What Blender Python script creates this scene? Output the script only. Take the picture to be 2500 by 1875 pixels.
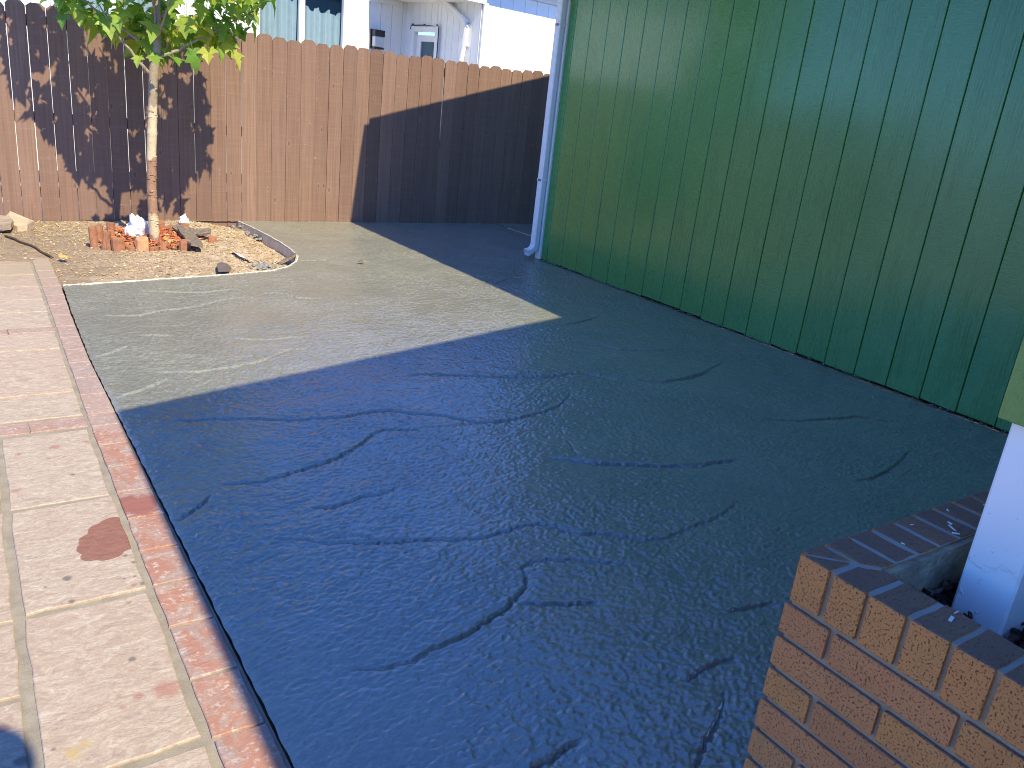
import bpy, math, random
import numpy as np
from mathutils import Vector, Matrix

random.seed(7)
RNG = np.random.default_rng(11)
for o in list(bpy.data.objects):
    bpy.data.objects.remove(o)
scene = bpy.context.scene
COL = scene.collection

# ------------------------------------------------------------------ camera
PITCH, ROLL, YAW = 0.33546, 0.11216, 0.62227
cam_d = bpy.data.cameras.new("camera")
cam_d.sensor_fit = 'HORIZONTAL'
cam_d.sensor_width = 36.0
cam_d.lens = 36.0 * 1998.3 / 2500.0
cam_d.clip_start = 0.02
cam_d.clip_end = 500.0
cam = bpy.data.objects.new("camera", cam_d)
COL.objects.link(cam)
cy_, sy_ = math.cos(YAW), math.sin(YAW)
Fv = Vector((sy_ * math.cos(PITCH), cy_ * math.cos(PITCH), -math.sin(PITCH)))
R0 = Vector((cy_, -sy_, 0.0))
U0 = R0.cross(Fv)
Rv = math.cos(ROLL) * R0 + math.sin(ROLL) * U0
Uv = -math.sin(ROLL) * R0 + math.cos(ROLL) * U0
M = Matrix((Rv, Uv, -Fv)).transposed().to_4x4()
M.translation = Vector((0, 0, 1.4))
cam.matrix_world = M
scene.camera = cam

# ------------------------------------------------------------------ sky, sun, exposure
SHX, SHY = -0.11, 0.97            # shadow of a 1 m pole on level ground
to_sun = Vector((-SHX, -SHY, 1.0)).normalized()
elev = math.asin(to_sun.z)
azim = math.atan2(to_sun.x, to_sun.y)
world = bpy.data.worlds.new("World")
scene.world = world
world.use_nodes = True
wn = world.node_tree
wn.nodes.clear()
wo = wn.nodes.new('ShaderNodeOutputWorld')
wb = wn.nodes.new('ShaderNodeBackground')
ws = wn.nodes.new('ShaderNodeTexSky')
ws.sky_type = 'NISHITA'
ws.sun_disc = False
ws.sun_elevation = elev
ws.sun_rotation = azim
ws.altitude = 1600.0
ws.air_density = 1.0
ws.dust_density = 0.3
ws.ozone_density = 8.0
wb.inputs['Strength'].default_value = 0.15
wt = wn.nodes.new('ShaderNodeMix')          # blue tint on the skylight to cool the shade, the same over the whole dome
wt.data_type = 'RGBA'; wt.blend_type = 'MULTIPLY'
wt.inputs[0].default_value = 1.0
wt.inputs[7].default_value = (0.67, 0.945, 1.40, 1)
wn.links.new(ws.outputs['Color'], wt.inputs[6])
wn.links.new(wt.outputs[2], wb.inputs['Color'])
wn.links.new(wb.outputs['Background'], wo.inputs['Surface'])

sun_d = bpy.data.lights.new("sun", 'SUN')
sun_d.energy = 3.8
sun_d.angle = math.radians(0.53)
sun_d.color = (1.0, 0.885, 0.60)
sun = bpy.data.objects.new("sun", sun_d)
COL.objects.link(sun)
sun.rotation_euler = to_sun.to_track_quat('Z', 'Y').to_euler()
sun.location = (0, -10, 12)

vs = scene.view_settings
vs.view_transform = 'Standard'
vs.look = 'None'
vs.exposure = 0.95
vs.gamma = 1.0
vs.use_curve_mapping = False
scene.cycles.max_bounces = 8
scene.cycles.diffuse_bounces = 4
scene.cycles.glossy_bounces = 4
scene.cycles.transmission_bounces = 6
scene.cycles.transparent_max_bounces = 8
scene.cycles.sample_clamp_indirect = 6.0
scene.cycles.filter_width = 1.0

# ------------------------------------------------------------------ helpers
def tag(o, label=None, cat=None, group=None, kind=None):
    if label: o['label'] = label
    if cat: o['category'] = cat
    if group: o['group'] = group
    if kind: o['kind'] = kind
    return o

def empty(name, loc=(0, 0, 0), label=None, cat=None, group=None, kind=None):
    o = bpy.data.objects.new(name, None)
    o.empty_display_size = 0.1
    COL.objects.link(o)
    o.location = loc
    return tag(o, label, cat, group, kind)

def link_mesh(name, me, mat=None, parent=None, smooth=False):
    if mat and len(me.materials) == 0:
        me.materials.append(mat)
    if smooth:
        me.polygons.foreach_set('use_smooth', [True] * len(me.polygons))
    o = bpy.data.objects.new(name, me)
    COL.objects.link(o)
    if parent is not None:
        o.parent = parent
        # children are written in world coordinates: undo the parent's offset
        p = parent
        off = Vector((0, 0, 0))
        while p is not None:
            off += p.location
            p = p.parent
        o.location = -off
    return o

class MB:
    """collects polygons, builds one mesh object"""
    def __init__(s):
        s.v = []; s.f = []; s.mi = []
    def add(s, vs, fs, mi=0):
        b = len(s.v)
        s.v += [tuple(v) for v in vs]
        s.f += [tuple(i + b for i in f) for f in fs]
        s.mi += [mi] * len(fs)
        return s
    def box(s, c, d, rot=None, mi=0, bev=0.0):
        hx, hy, hz = d[0] / 2, d[1] / 2, d[2] / 2
        if bev <= 0:
            vs = [Vector((x, y, z)) for x in (-hx, hx) for y in (-hy, hy) for z in (-hz, hz)]
            fs = [(0, 1, 3, 2), (4, 6, 7, 5), (0, 4, 5, 1), (2, 3, 7, 6), (0, 2, 6, 4), (1, 5, 7, 3)]
        else:
            vs = []; idx = {}
            b = min(bev, hx * .8, hy * .8, hz * .8)
            for sx in (-1, 1):
                for sy in (-1, 1):
                    for sz in (-1, 1):
                        for ax in range(3):
                            p = [sx * (hx - b), sy * (hy - b), sz * (hz - b)]
                            p[ax] = (sx, sy, sz)[ax] * (hx, hy, hz)[ax]
                            idx[(sx, sy, sz, ax)] = len(vs); vs.append(Vector(p))
            fs = []
            for ax in range(3):
                o1, o2 = (ax + 1) % 3, (ax + 2) % 3
                for sg in (-1, 1):
                    q = []
                    for a, b2 in ((-1, -1), (1, -1), (1, 1), (-1, 1)):
                        k = [0, 0, 0]; k[ax] = sg; k[o1] = a; k[o2] = b2
                        q.append(idx[(k[0], k[1], k[2], ax)])
                    fs.append(tuple(q if sg > 0 else q[::-1]))
            for ax in range(3):            # edges
                o1, o2 = (ax + 1) % 3, (ax + 2) % 3
                for a in (-1, 1):
                    for b2 in (-1, 1):
                        k0 = [0, 0, 0]; k0[ax] = -1; k0[o1] = a; k0[o2] = b2
                        k1 = list(k0); k1[ax] = 1
                        q = [idx[(*k0, o1)], idx[(*k1, o1)], idx[(*k1, o2)], idx[(*k0, o2)]]
                        fs.append(tuple(q if a * b2 > 0 else q[::-1]))
            for sx in (-1, 1):
                for sy in (-1, 1):
                    for sz in (-1, 1):
                        q = [idx[(sx, sy, sz, i)] for i in range(3)]
                        fs.append(tuple(q if sx * sy * sz > 0 else q[::-1]))
        c = Vector(c)
        if rot is not None:
            vs = [rot @ v for v in vs]
        s.add([v + c for v in vs], fs, mi)
        return s
    def prism(s, outline, frame, depth, mi=0):
        """outline: list of (a,b); frame(a,b,t) -> point, t 0..depth"""
        n = len(outline)
        vs = [frame(a, b, 0) for a, b in outline] + [frame(a, b, depth) for a, b in outline]
        fs = [tuple(range(n))[::-1], tuple(range(n, 2 * n))]
        for i in range(n):
            j = (i + 1) % n
            fs.append((i, j, n + j, n + i))
        s.add(vs, fs, mi)
        return s
    def tube(s, pts, rad, n=8, mi=0, cap=True, squash=None):
        pts = [Vector(p) for p in pts]
        base = len(s.v)
        vs = []; fs = []
        ref = Vector((0.13, 0.31, 0.94))
        for i, p in enumerate(pts):
            d = (pts[min(i + 1, len(pts) - 1)] - pts[max(i - 1, 0)]).normalized()
            a = d.cross(ref)
            if a.length < 1e-3: a = d.cross(Vector((1, 0, 0)))
            a.normalize(); b = d.cross(a)
            r = rad[i] if isinstance(rad, (list, tuple)) else rad
            for k in range(n):
                t = 2 * math.pi * k / n
                vs.append(p + a * (r * math.cos(t)) + b * (r * math.sin(t)))
        for i in range(len(pts) - 1):
            for k in range(n):
                k2 = (k + 1) % n
                fs.append((i * n + k, i * n + k2, (i + 1) * n + k2, (i + 1) * n + k))
        if cap:
            fs.append(tuple(range(n))[::-1])
            fs.append(tuple((len(pts) - 1) * n + k for k in range(n)))
        s.add(vs, fs, mi)
        return s
    def mesh(s, name):
        me = bpy.data.meshes.new(name)
        me.from_pydata(s.v, [], s.f)
        me.update()
        return me
    def build(s, name, mat=None, parent=None, smooth=False, mats=None):
        me = s.mesh(name)
        if mats:
            for m in mats: me.materials.append(m)
            me.polygons.foreach_set('material_index', s.mi)
        return link_mesh(name, me, mat, parent, smooth)

def clone(o, name, parent, loc=None, rot=None, scale=None):
    c = bpy.data.objects.new(name, o.data)
    COL.objects.link(c)
    c.parent = parent
    if loc is not None: c.location = loc
    if rot is not None: c.rotation_euler = rot
    if scale is not None: c.scale = scale
    return c

def grid_mesh(name, xs, ys, Z, keep=None, X=None):
    """grid from 1-d arrays and a height array Z[ny,nx]; keep = mask of cells; X overrides the x of each node"""
    nx, ny = len(xs), len(ys)
    X0, Y = np.meshgrid(xs, ys)
    X = X0 if X is None else X
    co = np.stack([X, Y, Z], -1).reshape(-1, 3).astype(np.float32)
    i = np.arange(nx * ny).reshape(ny, nx)
    q = np.stack([i[:-1, :-1], i[:-1, 1:], i[1:, 1:], i[1:, :-1]], -1).reshape(-1, 4)
    if keep is not None:
        q = q[keep.reshape(-1)]
        used = np.zeros(nx * ny, bool); used[q.ravel()] = True
        m = np.cumsum(used) - 1
        co = co[used]; q = m[q]
    return poly_mesh(name, co, q)

def poly_mesh(name, co, q):
    me = bpy.data.meshes.new(name)
    k = q.shape[1]
    me.vertices.add(len(co)); me.vertices.foreach_set('co', np.asarray(co, np.float32).ravel())
    me.loops.add(q.size); me.loops.foreach_set('vertex_index', q.ravel().astype(np.int32))
    me.polygons.add(len(q))
    me.polygons.foreach_set('loop_start', (np.arange(len(q)) * k).astype(np.int32))
    me.polygons.foreach_set('use_smooth', np.ones(len(q), bool))
    me.update(calc_edges=True)
    me.validate()
    return me

# numpy gradient noise -------------------------------------------------
_P = RNG.permutation(512).astype(np.int64)
_G = RNG.normal(size=(512, 2)); _G /= np.linalg.norm(_G, axis=1, keepdims=True)
def perlin(x, y):
    xi = np.floor(x).astype(np.int64); yi = np.floor(y).astype(np.int64)
    xf = x - xi; yf = y - yi
    u = xf * xf * xf * (xf * (xf * 6 - 15) + 10); v = yf * yf * yf * (yf * (yf * 6 - 15) + 10)
    def g(ix, iy, dx, dy):
        h = _P[(_P[ix & 511] + iy) & 511]
        gg = _G[h]
        return gg[..., 0] * dx + gg[..., 1] * dy
    n00 = g(xi, yi, xf, yf); n10 = g(xi + 1, yi, xf - 1, yf)
    n01 = g(xi, yi + 1, xf, yf - 1); n11 = g(xi + 1, yi + 1, xf - 1, yf - 1)
    a = n00 + u * (n10 - n00); b = n01 + u * (n11 - n01)
    return (a + v * (b - a)) * 1.4
def fbm(x, y, oct=4, gain=0.5, lac=2.03):
    s = 0; a = 1.0; t = 0
    for k in range(oct):
        s = s + a * perlin(x + 17.3 * k, y - 9.1 * k); t += a
        x = x * lac; y = y * lac; a *= gain
    return s / t
def smooth01(t):
    t = np.clip(t, 0, 1); return t * t * (3 - 2 * t)

# node materials --------------------------------------------------------
class NT:
    def __init__(s, name, rough=0.6, spec=0.5):
        s.m = bpy.data.materials.new(name); s.m.use_nodes = True
        s.t = s.m.node_tree; s.n = s.t.nodes
        s.b = s.n['Principled BSDF']
        s.b.inputs['Roughness'].default_value = rough
        s.b.inputs['Specular IOR Level'].default_value = spec
        s.geo = s.n.new('ShaderNodeNewGeometry')
        s.pos = s.geo.outputs['Position']
        s._obj = None
    def link(s, a, b): s.t.links.new(a, b)
    def coords(s):
        if s._obj is None: s._obj = s.n.new('ShaderNodeTexCoord')
        return s._obj.outputs['Object']
    def rnd(s):
        n = s.n.new('ShaderNodeObjectInfo'); return n.outputs['Random']
    def mapping(s, vec, scale=(1, 1, 1), rot=(0, 0, 0), loc=(0, 0, 0)):
        n = s.n.new('ShaderNodeMapping')
        n.inputs['Scale'].default_value = scale; n.inputs['Rotation'].default_value = rot; n.inputs['Location'].default_value = loc
        s.link(vec, n.inputs['Vector']); return n.outputs['Vector']
    def noise(s, vec, scale, detail=4, rough=0.55, dist=0.0):
        n = s.n.new('ShaderNodeTexNoise')
        n.inputs['Scale'].default_value = scale; n.inputs['Detail'].default_value = detail
        n.inputs['Roughness'].default_value = rough; n.inputs['Distortion'].default_value = dist
        s.link(vec, n.inputs['Vector']); return n.outputs['Fac']
    def voronoi(s, vec, scale, feature='F1', out='Distance'):
        n = s.n.new('ShaderNodeTexVoronoi'); n.feature = feature
        n.inputs['Scale'].default_value = scale
        s.link(vec, n.inputs['Vector']); return n.outputs[out]
    def ramp(s, fac, stops, interp='LINEAR'):
        n = s.n.new('ShaderNodeValToRGB'); n.color_ramp.interpolation = interp
        e = n.color_ramp.elements
        while len(e) < len(stops): e.new(0.5)
        for k, (p, c) in enumerate(stops):
            e[k].position = p
            e[k].color = (c, c, c, 1) if not hasattr(c, '__len__') else (*c, 1)
        s.link(fac, n.inputs['Fac']); return n.outputs['Color']
    def mix(s, fac, a, b, mode='MIX'):
        n = s.n.new('ShaderNodeMix'); n.data_type = 'RGBA'; n.blend_type = mode
        for key, val in ((0, fac), (6, a), (7, b)):
            if hasattr(val, 'is_output') or hasattr(val, 'links'): s.link(val, n.inputs[key])
            elif hasattr(val, '__len__'): n.inputs[key].default_value = (*val, 1)
            else: n.inputs[key].default_value = val
        return n.outputs[2]
    def math(s, op, a, b=None, clamp=False):
        n = s.n.new('ShaderNodeMath'); n.operation = op; n.use_clamp = clamp
        for key, val in ((0, a), (1, b)):
            if val is None: continue
            if hasattr(val, 'links'): s.link(val, n.inputs[key])
            else: n.inputs[key].default_value = val
        return n.outputs[0]
    def sep(s, vec):
        n = s.n.new('ShaderNodeSeparateXYZ'); s.link(vec, n.inputs[0]); return n.outputs
    def color(s, c):
        if hasattr(c, 'links'): s.link(c, s.b.inputs['Base Color'])
        else: s.b.inputs['Base Color'].default_value = (*c, 1)
    def rough(s, r): s.link(r, s.b.inputs['Roughness'])
    def bump(s, h, dist=0.002, strength=1.0, prev=None):
        n = s.n.new('ShaderNodeBump'); n.inputs['Distance'].default_value = dist; n.inputs['Strength'].default_value = strength
        s.link(h, n.inputs['Height'])
        if prev is not None: s.link(prev, n.inputs['Normal'])
        s.link(n.outputs['Normal'], s.b.inputs['Normal']); return n.outputs['Normal']
    def spots(s, pts, edge=0.35, wob=0.5, nscale=40):
        """mask of elliptical stains at fixed places: (x, y, radius)"""
        nz = s.noise(s.pos, nscale, 3)
        tot = None
        for (x, y, r) in pts:
            v = s.n.new('ShaderNodeVectorMath'); v.operation = 'DISTANCE'
            s.link(s.pos, v.inputs[0]); v.inputs[1].default_value = (x, y, 0)
            d = s.math('DIVIDE', v.outputs['Value'], r)
            d = s.math('ADD', d, s.math('MULTIPLY', s.math('SUBTRACT', nz, 0.5), wob))
            k = s.math('DIVIDE', s.math('SUBTRACT', 1.0, d), edge, clamp=True)
            tot = k if tot is None else s.math('MAXIMUM', tot, k)
        return tot

# ------------------------------------------------------------------ materials
def mat_slab():
    m = NT("stamped_concrete", 0.4, 0.5)
    a = m.noise(m.pos, 2.2, 6, 0.62, 0.6)
    b = m.noise(m.mapping(m.pos, (3.0, 9.0, 1.0), (0, 0, 0.25)), 3.0, 6, 0.65, 0.8)
    c = m.noise(m.mapping(m.pos, (1, 1.8, 1), (0, 0, .2)), 38, 6, 0.68)
    col = m.mix(m.ramp(a, [(.30, 0), (.70, 1)]), (.262, .258, .195), (.345, .337, .258))
    col = m.mix(m.math('MULTIPLY', m.ramp(b, [(.46, 0), (.74, 1)]), .32), col, (.175, .185, .145))
    col = m.mix(m.math('MULTIPLY', m.ramp(c, [(.38, 1), (.56, 0)]), .45), col, (.15, .15, .13))
    d = m.noise(m.pos, 150, 3, 0.6)
    col = m.mix(m.math('MULTIPLY', m.ramp(d, [(.60, 0), (.70, 1)]), .35), col, (.46, .44, .37))
    m.color(col)
    m.rough(m.ramp(m.noise(m.pos, 5, 4), [(.3, .36), (.7, .5)]))
    # the sealer coat is glossiest near the house and weakens towards the fence
    m.link(m.ramp(m.math('DIVIDE', m.sep(m.pos)[1], 8.0), [(.42, 1.0), (.72, .45)]), m.b.inputs['Coat Weight'])
    m.b.inputs['Coat Roughness'].default_value = 0.11
    m.b.inputs['Coat IOR'].default_value = 2.05
    f = m.noise(m.mapping(m.pos, (1, 1.8, 1), (0, 0, .2)), 95, 5, 0.65, 0.6)
    g = m.noise(m.pos, 240, 4, 0.6)
    m.bump(m.math('ADD', f, m.math('MULTIPLY', g, .35)), 0.0062, 1.0)
    return m.m

def mat_plain(name, col, rough=0.6, spec=0.5, nscale=0, namp=0.2, bump=0, bscale=60):
    m = NT(name, rough, spec)
    if nscale:
        n = m.noise(m.pos, nscale, 5, 0.6)
        lo = tuple(c * (1 - namp) for c in col); hi = tuple(min(1, c * (1 + namp)) for c in col)
        m.color(m.mix(m.ramp(n, [(.3, 0), (.7, 1)]), lo, hi))
    else:
        m.color(col)
    if bump:
        m.bump(m.noise(m.pos, bscale, 5, 0.6), bump)
    return m.m

def mat_paver(name, tones, wear, red=0.0):
    m = NT(name, 0.75, 0.3)
    r = m.rnd()
    base = m.ramp(r, [(0.0, tones[0]), (0.35, tones[1]), (0.65, tones[2]), (1.0, tones[3])])
    v = m.noise(m.mapping(m.pos, (1.0, 1.7, 1.0), (0, 0, -.25)), 6.0, 8, 0.72, 1.6)
    col = m.mix(m.ramp(v, [(.36, 0), (.66, 1)]), base, m.mix(0.5, base, wear))
    v2 = m.noise(m.mapping(m.pos, (1.0, 1.9, 1.0), (0, 0, -.3)), 22.0, 8, 0.74, 1.4)
    col = m.mix(m.math('MULTIPLY', m.ramp(v2, [(.38, 1), (.56, 0)]), .62), col, (.33, .225, .17))
    col = m.mix(m.math('MULTIPLY', m.ramp(v2, [(.56, 0), (.68, 1)]), .55), col, (.68, .60, .50))
    gf = m.noise(m.pos, 140, 4, .7)
    col = m.mix(m.math('MULTIPLY', m.ramp(gf, [(.35, 1), (.55, 0)]), .28), col, (.27, .19, .14))
    if red:
        y = m.sep(m.pos)[1]
        far = m.math('DIVIDE', m.math('SUBTRACT', 3.5, y), 0.25, clamp=True)
        rn = m.noise(m.mapping(m.pos, (1.6, 1.0, 1.0)), 9.0, 6, 0.7, 0.7)
        k = m.math('MULTIPLY', m.ramp(rn, [(.43, 0), (.55, 1)]), far)
        col = m.mix(m.math('MULTIPLY', k, red), col, (.40, .155, .085))
        w = m.noise(m.pos, 55, 5, 0.7)
        col = m.mix(m.math('MULTIPLY', m.ramp(w, [(.55, 0), (.68, 1)]), .75), col, (.60, .50, .44))
        col = m.mix(m.spots([(.43, 2.62, .07), (.40, 2.67, .055), (.46, 2.66, .05)], .35, 1.1), col, (.30, .125, .095))
    # fixed marks: damp red patch, red and grey drip spots, ochre stain
    if not red:
        reds = [(.125, 3.183, .018), (.217, 3.114, .017), (.24, 3.206, .024), (.264, 3.106, .014), (.097, 2.887, .02),
                (.352, 3.218, .02), (.331, 2.169, .012), (.256, 1.703, .016), (.304, 2.09, .01), (-.012, 1.726, .02), (.219, 1.68, .012), (.32, 1.70, .04)]
        greys = [(.271, 2.95, .013), (.175, 2.275, .016), (.336, 2.335, .011), (.352, 2.289, .011), (.341, 2.213, .009), (.355, 2.17, .012),
                 (.267, 1.845, .013), (.072, 1.615, .009), (.12, 2.253, .009), (.172, 2.157, .013), (.012, 1.61, .02), (.313, 2.213, .008)]
        col = m.mix(m.math('MULTIPLY', m.spots(reds, .5, .9, 45), .6), col, (.36, .15, .11))
        col = m.mix(m.math('MULTIPLY', m.spots(greys, .4, .8, 60), .75), col, (.15, .125, .11))
        col = m.mix(m.math('MULTIPLY', m.spots([(.105, 1.587, .025), (.13, 1.60, .018)], .6, 1.2, 50), .6), col, (.50, .36, .12))
        pts = [(.262, 2.42, .046), (.290, 2.455, .064), (.320, 2.50, .066), (.340, 2.535, .050), (.320, 2.42, .066), (.290, 2.39, .060), (.250, 2.372, .030), (.345, 2.46, .05)]
        col = m.mix(m.spots(pts, .05, .22, 34), col, m.mix(m.ramp(v2, [(.35, 0), (.65, 1)]), (.235, .10, .070), (.30, .15, .105)))
    # blown soil on the far end of the path
    yy = m.sep(m.pos)[1]
    dn = m.noise(m.pos, 7, 6, .68)
    dk = m.math('ADD', m.math('MULTIPLY', m.math('SUBTRACT', yy, 5.55), .9), m.math('MULTIPLY', m.math('SUBTRACT', dn, .5), 1.7))
    col = m.mix(m.math('MULTIPLY', m.ramp(dk, [(.0, 0), (.5, 1)]), .88), col, m.mix(v2, (.33, .25, .17), (.46, .36, .25)))
    m.color(col)
    f = m.noise(m.mapping(m.pos, (1.0, 1.6, 1.0), (0, 0, -.25)), 9, 9, 0.66, 1.2)
    m.bump(f, 0.008, 0.7)
    return m.m

def mat_fence():
    m = NT("brown_stained_wood", 0.7, 0.25)
    r = m.rnd()
    base = m.ramp(r, [(0, (.175, .103, .074)), (.35, (.235, .140, .100)), (.7, (.25, .150, .107)), (1, (.30, .185, .135))])
    sh = m.n.new('ShaderNodeCombineXYZ'); m.link(m.math('MULTIPLY', r, 37.0), sh.inputs[1])
    av = m.n.new('ShaderNodeVectorMath'); av.operation = 'ADD'; m.link(m.pos, av.inputs[0]); m.link(sh.outputs[0], av.inputs[1])
    p = av.outputs['Vector']
    g = m.noise(m.mapping(p, (60, 10, 1.6)), 1.0, 6, 0.6, 0.5)
    col = m.mix(m.math('MULTIPLY', m.ramp(g, [(.35, 1), (.62, 0)]), .5), base, (.13, .072, .05))
    s = m.noise(m.mapping(p, (2.5, 2, 90)), 1.0, 3, 0.6)           # saw marks across the board
    col = m.mix(m.math('MULTIPLY', m.ramp(s, [(.5, 0), (.75, 1)]), .16), col, (.40, .29, .22))
    big = m.noise(p, 2.2, 4, 0.6)
    col = m.mix(m.math('MULTIPLY', m.ramp(big, [(.35, 0), (.7, 1)]), .35), col, (.215, .145, .115))
    k = m.voronoi(m.mapping(p, (7, 3, 3.2)), 1.0)
    col = m.mix(m.math('MULTIPLY', m.ramp(k, [(.05, 1), (.09, 0)]), .6), col, (.13, .07, .05))
    col = m.mix(m.math('MULTIPLY', m.ramp(k, [(.085, 0), (.10, 1), (.125, 0)]), .25), col, (.45, .33, .26))
    w = m.noise(m.mapping(p, (28, 28, 34)), 1.0, 3, 0.6, 1.0)
    col = m.mix(m.ramp(w, [(.725, 0), (.75, 1)]), col, (.50, .40, .33))
    m.color(col)
    h = m.math('ADD', g, m.math('MULTIPLY', s, .7))
    m.bump(h, 0.0022, 0.8)
    return m.m

def mat_green(name, base, dark, rough):
    m = NT(name, rough, 0.5)
    r = m.rnd()
    sh = m.n.new('ShaderNodeCombineXYZ'); m.link(m.math('MULTIPLY', r, 53.0), sh.inputs[0])
    av = m.n.new('ShaderNodeVectorMath'); av.operation = 'ADD'; m.link(m.pos, av.inputs[0]); m.link(sh.outputs[0], av.inputs[1])
    p = av.outputs['Vector']
    n = m.noise(p, 3.0, 4, 0.6)
    m.color(m.mix(m.ramp(n, [(.3, 0), (.7, 1)]), dark, base))
    m.rough(m.ramp(m.noise(p, 9, 4), [(.3, rough - .06), (.7, rough + .09)]))
    wv = m.n.new('ShaderNodeTexWave'); wv.wave_type = 'RINGS'; wv.rings_direction = 'X'
    wv.inputs['Scale'].default_value = 6.0; wv.inputs['Distortion'].default_value = 7.0
    wv.inputs['Detail'].default_value = 3.0; wv.inputs['Detail Scale'].default_value = 1.2
    m.link(m.mapping(p, (1, 2.6, .28)), wv.inputs['Vector'])
    g = m.noise(m.mapping(p, (1, 26, 2.2)), 3.2, 6, 0.65, 0.9)     # vertical embossed grain
    c = m.noise(m.mapping(p, (1, 3.0, 24)), 5.0, 5, 0.6, 0.6)      # horizontal rough-sawn ribs
    f = m.noise(p, 120, 4, 0.6)
    area = m.ramp(m.noise(m.mapping(p, (1, 3, .8)), 1.7, 3), [(.42, 0), (.58, 1)])
    hh = m.mix(area, m.math('ADD', m.math('MULTIPLY', g, 1.0), m.math('MULTIPLY', wv.outputs['Fac'], .35)), m.math('MULTIPLY', c, .8))
    h = m.math('ADD', hh, m.math('MULTIPLY', f, .35))
    m.bump(h, 0.0075, 0.9)
    m.b.inputs['Coat Weight'].default_value = 0.9
    m.b.inputs['Coat Roughness'].default_value = 0.17
    return m.m

def mat_brick():
    m = NT("orange_brick", 0.7, 0.4)
    r = m.rnd()
    base = m.ramp(r, [(0, (.56, .225, .062)), (.3, (.58, .245, .068)), (.6, (.53, .225, .076)), (.85, (.57, .225, .080)), (1, (.49, .19, .068))])
    n = m.noise(m.pos, 26, 5, 0.6)
    col = m.mix(m.math('MULTIPLY', m.ramp(n, [(.3, 0), (.7, 1)]), .45), base, (.55, .25, .085))
    sp = m.noise(m.pos, 260, 3, 0.6)
    col = m.mix(m.math('MULTIPLY', m.ramp(sp, [(.575, 0), (.65, 1)]), .85), col, (.07, .035, .022))
    sp2 = m.noise(m.mapping(m.pos, loc=(3, 1, 7)), 420, 2, 0.5)
    col = m.mix(m.math('MULTIPLY', m.ramp(sp2, [(.70, 0), (.74, 1)]), .7), col, (.60, .45, .35))
    # up-facing brick faces painted duller: cool skylight is put into the colour
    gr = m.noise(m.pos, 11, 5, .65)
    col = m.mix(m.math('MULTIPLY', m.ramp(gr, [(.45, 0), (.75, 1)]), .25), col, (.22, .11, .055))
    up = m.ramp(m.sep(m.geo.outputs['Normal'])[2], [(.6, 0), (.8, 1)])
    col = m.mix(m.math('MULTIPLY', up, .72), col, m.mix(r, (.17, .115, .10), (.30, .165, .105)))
    m.color(col)
    b = m.noise(m.pos, 120, 6, 0.7)
    m.bump(m.math('SUBTRACT', b, m.math('MULTIPLY', m.ramp(sp, [(.575, 0), (.65, 1)]), .6)), 0.0032, 0.9)
    return m.m

def mat_mortar(name, col, top=None):
    m = NT(name, 0.9, 0.2)
    n = m.noise(m.pos, 18, 5, 0.6)
    c = m.mix(m.ramp(n, [(.3, 0), (.7, 1)]), tuple(x * .78 for x in col), tuple(x * 1.15 for x in col))
    g = m.voronoi(m.pos, 260)
    c = m.mix(m.math('MULTIPLY', m.ramp(g, [(.15, 1), (.3, 0)]), .3), c, (.55, .52, .46))
    if top:      # upper joints paler: weathering, with skylight also put into the colour
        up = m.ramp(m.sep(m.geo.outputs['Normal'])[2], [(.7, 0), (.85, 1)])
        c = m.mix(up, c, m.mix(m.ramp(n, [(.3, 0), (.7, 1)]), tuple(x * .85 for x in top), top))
    m.color(c)
    m.bump(m.noise(m.pos, 300, 4, 0.7), 0.002, 0.9)
    return m.m

def mat_soil():
    m = NT("dry_soil", 0.95, 0.1)
    x = m.sep(m.pos)[0]
    n = m.noise(m.pos, 3.5, 5, 0.6)
    k = m.math('ADD', m.math('MULTIPLY', m.math('SUBTRACT', x, .6), .55), m.math('MULTIPLY', m.math('SUBTRACT', n, .5), 1.6))
    col = m.mix(m.ramp(k, [(.05, 0), (.7, 1)]), (.345, .26, .175), (.57, .445, .305))
    f = m.noise(m.pos, 45, 6, 0.7)
    col = m.mix(m.math('MULTIPLY', m.ramp(f, [(.35, 1), (.55, 0)]), .55), col, (.19, .13, .085))
    s = m.noise(m.mapping(m.pos, (1, 2.2, 1), (0, 0, .3)), 70, 4, 0.7)
    col = m.mix(m.math('MULTIPLY', m.ramp(s, [(.62, 0), (.70, 1)]), .7), col, (.62, .50, .35))
    m.color(col)
    m.bump(m.noise(m.pos, 70, 7, 0.7), 0.012, 0.9)
    return m.m

def mat_chips(name, stops, rough=0.8):
    m = NT(name, rough, 0.25)
    w = m.n.new('ShaderNodeTexWhiteNoise')
    q = m.n.new('ShaderNodeVectorMath'); q.operation = 'SNAP'
    m.link(m.pos, q.inputs[0]); q.inputs[1].default_value = (.035, .035, .035)
    m.link(q.outputs['Vector'], w.inputs['Vector'])
    m.color(m.ramp(w.outputs['Value'], stops))
    m.bump(m.noise(m.pos, 160, 4), 0.002)
    return m.m

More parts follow.
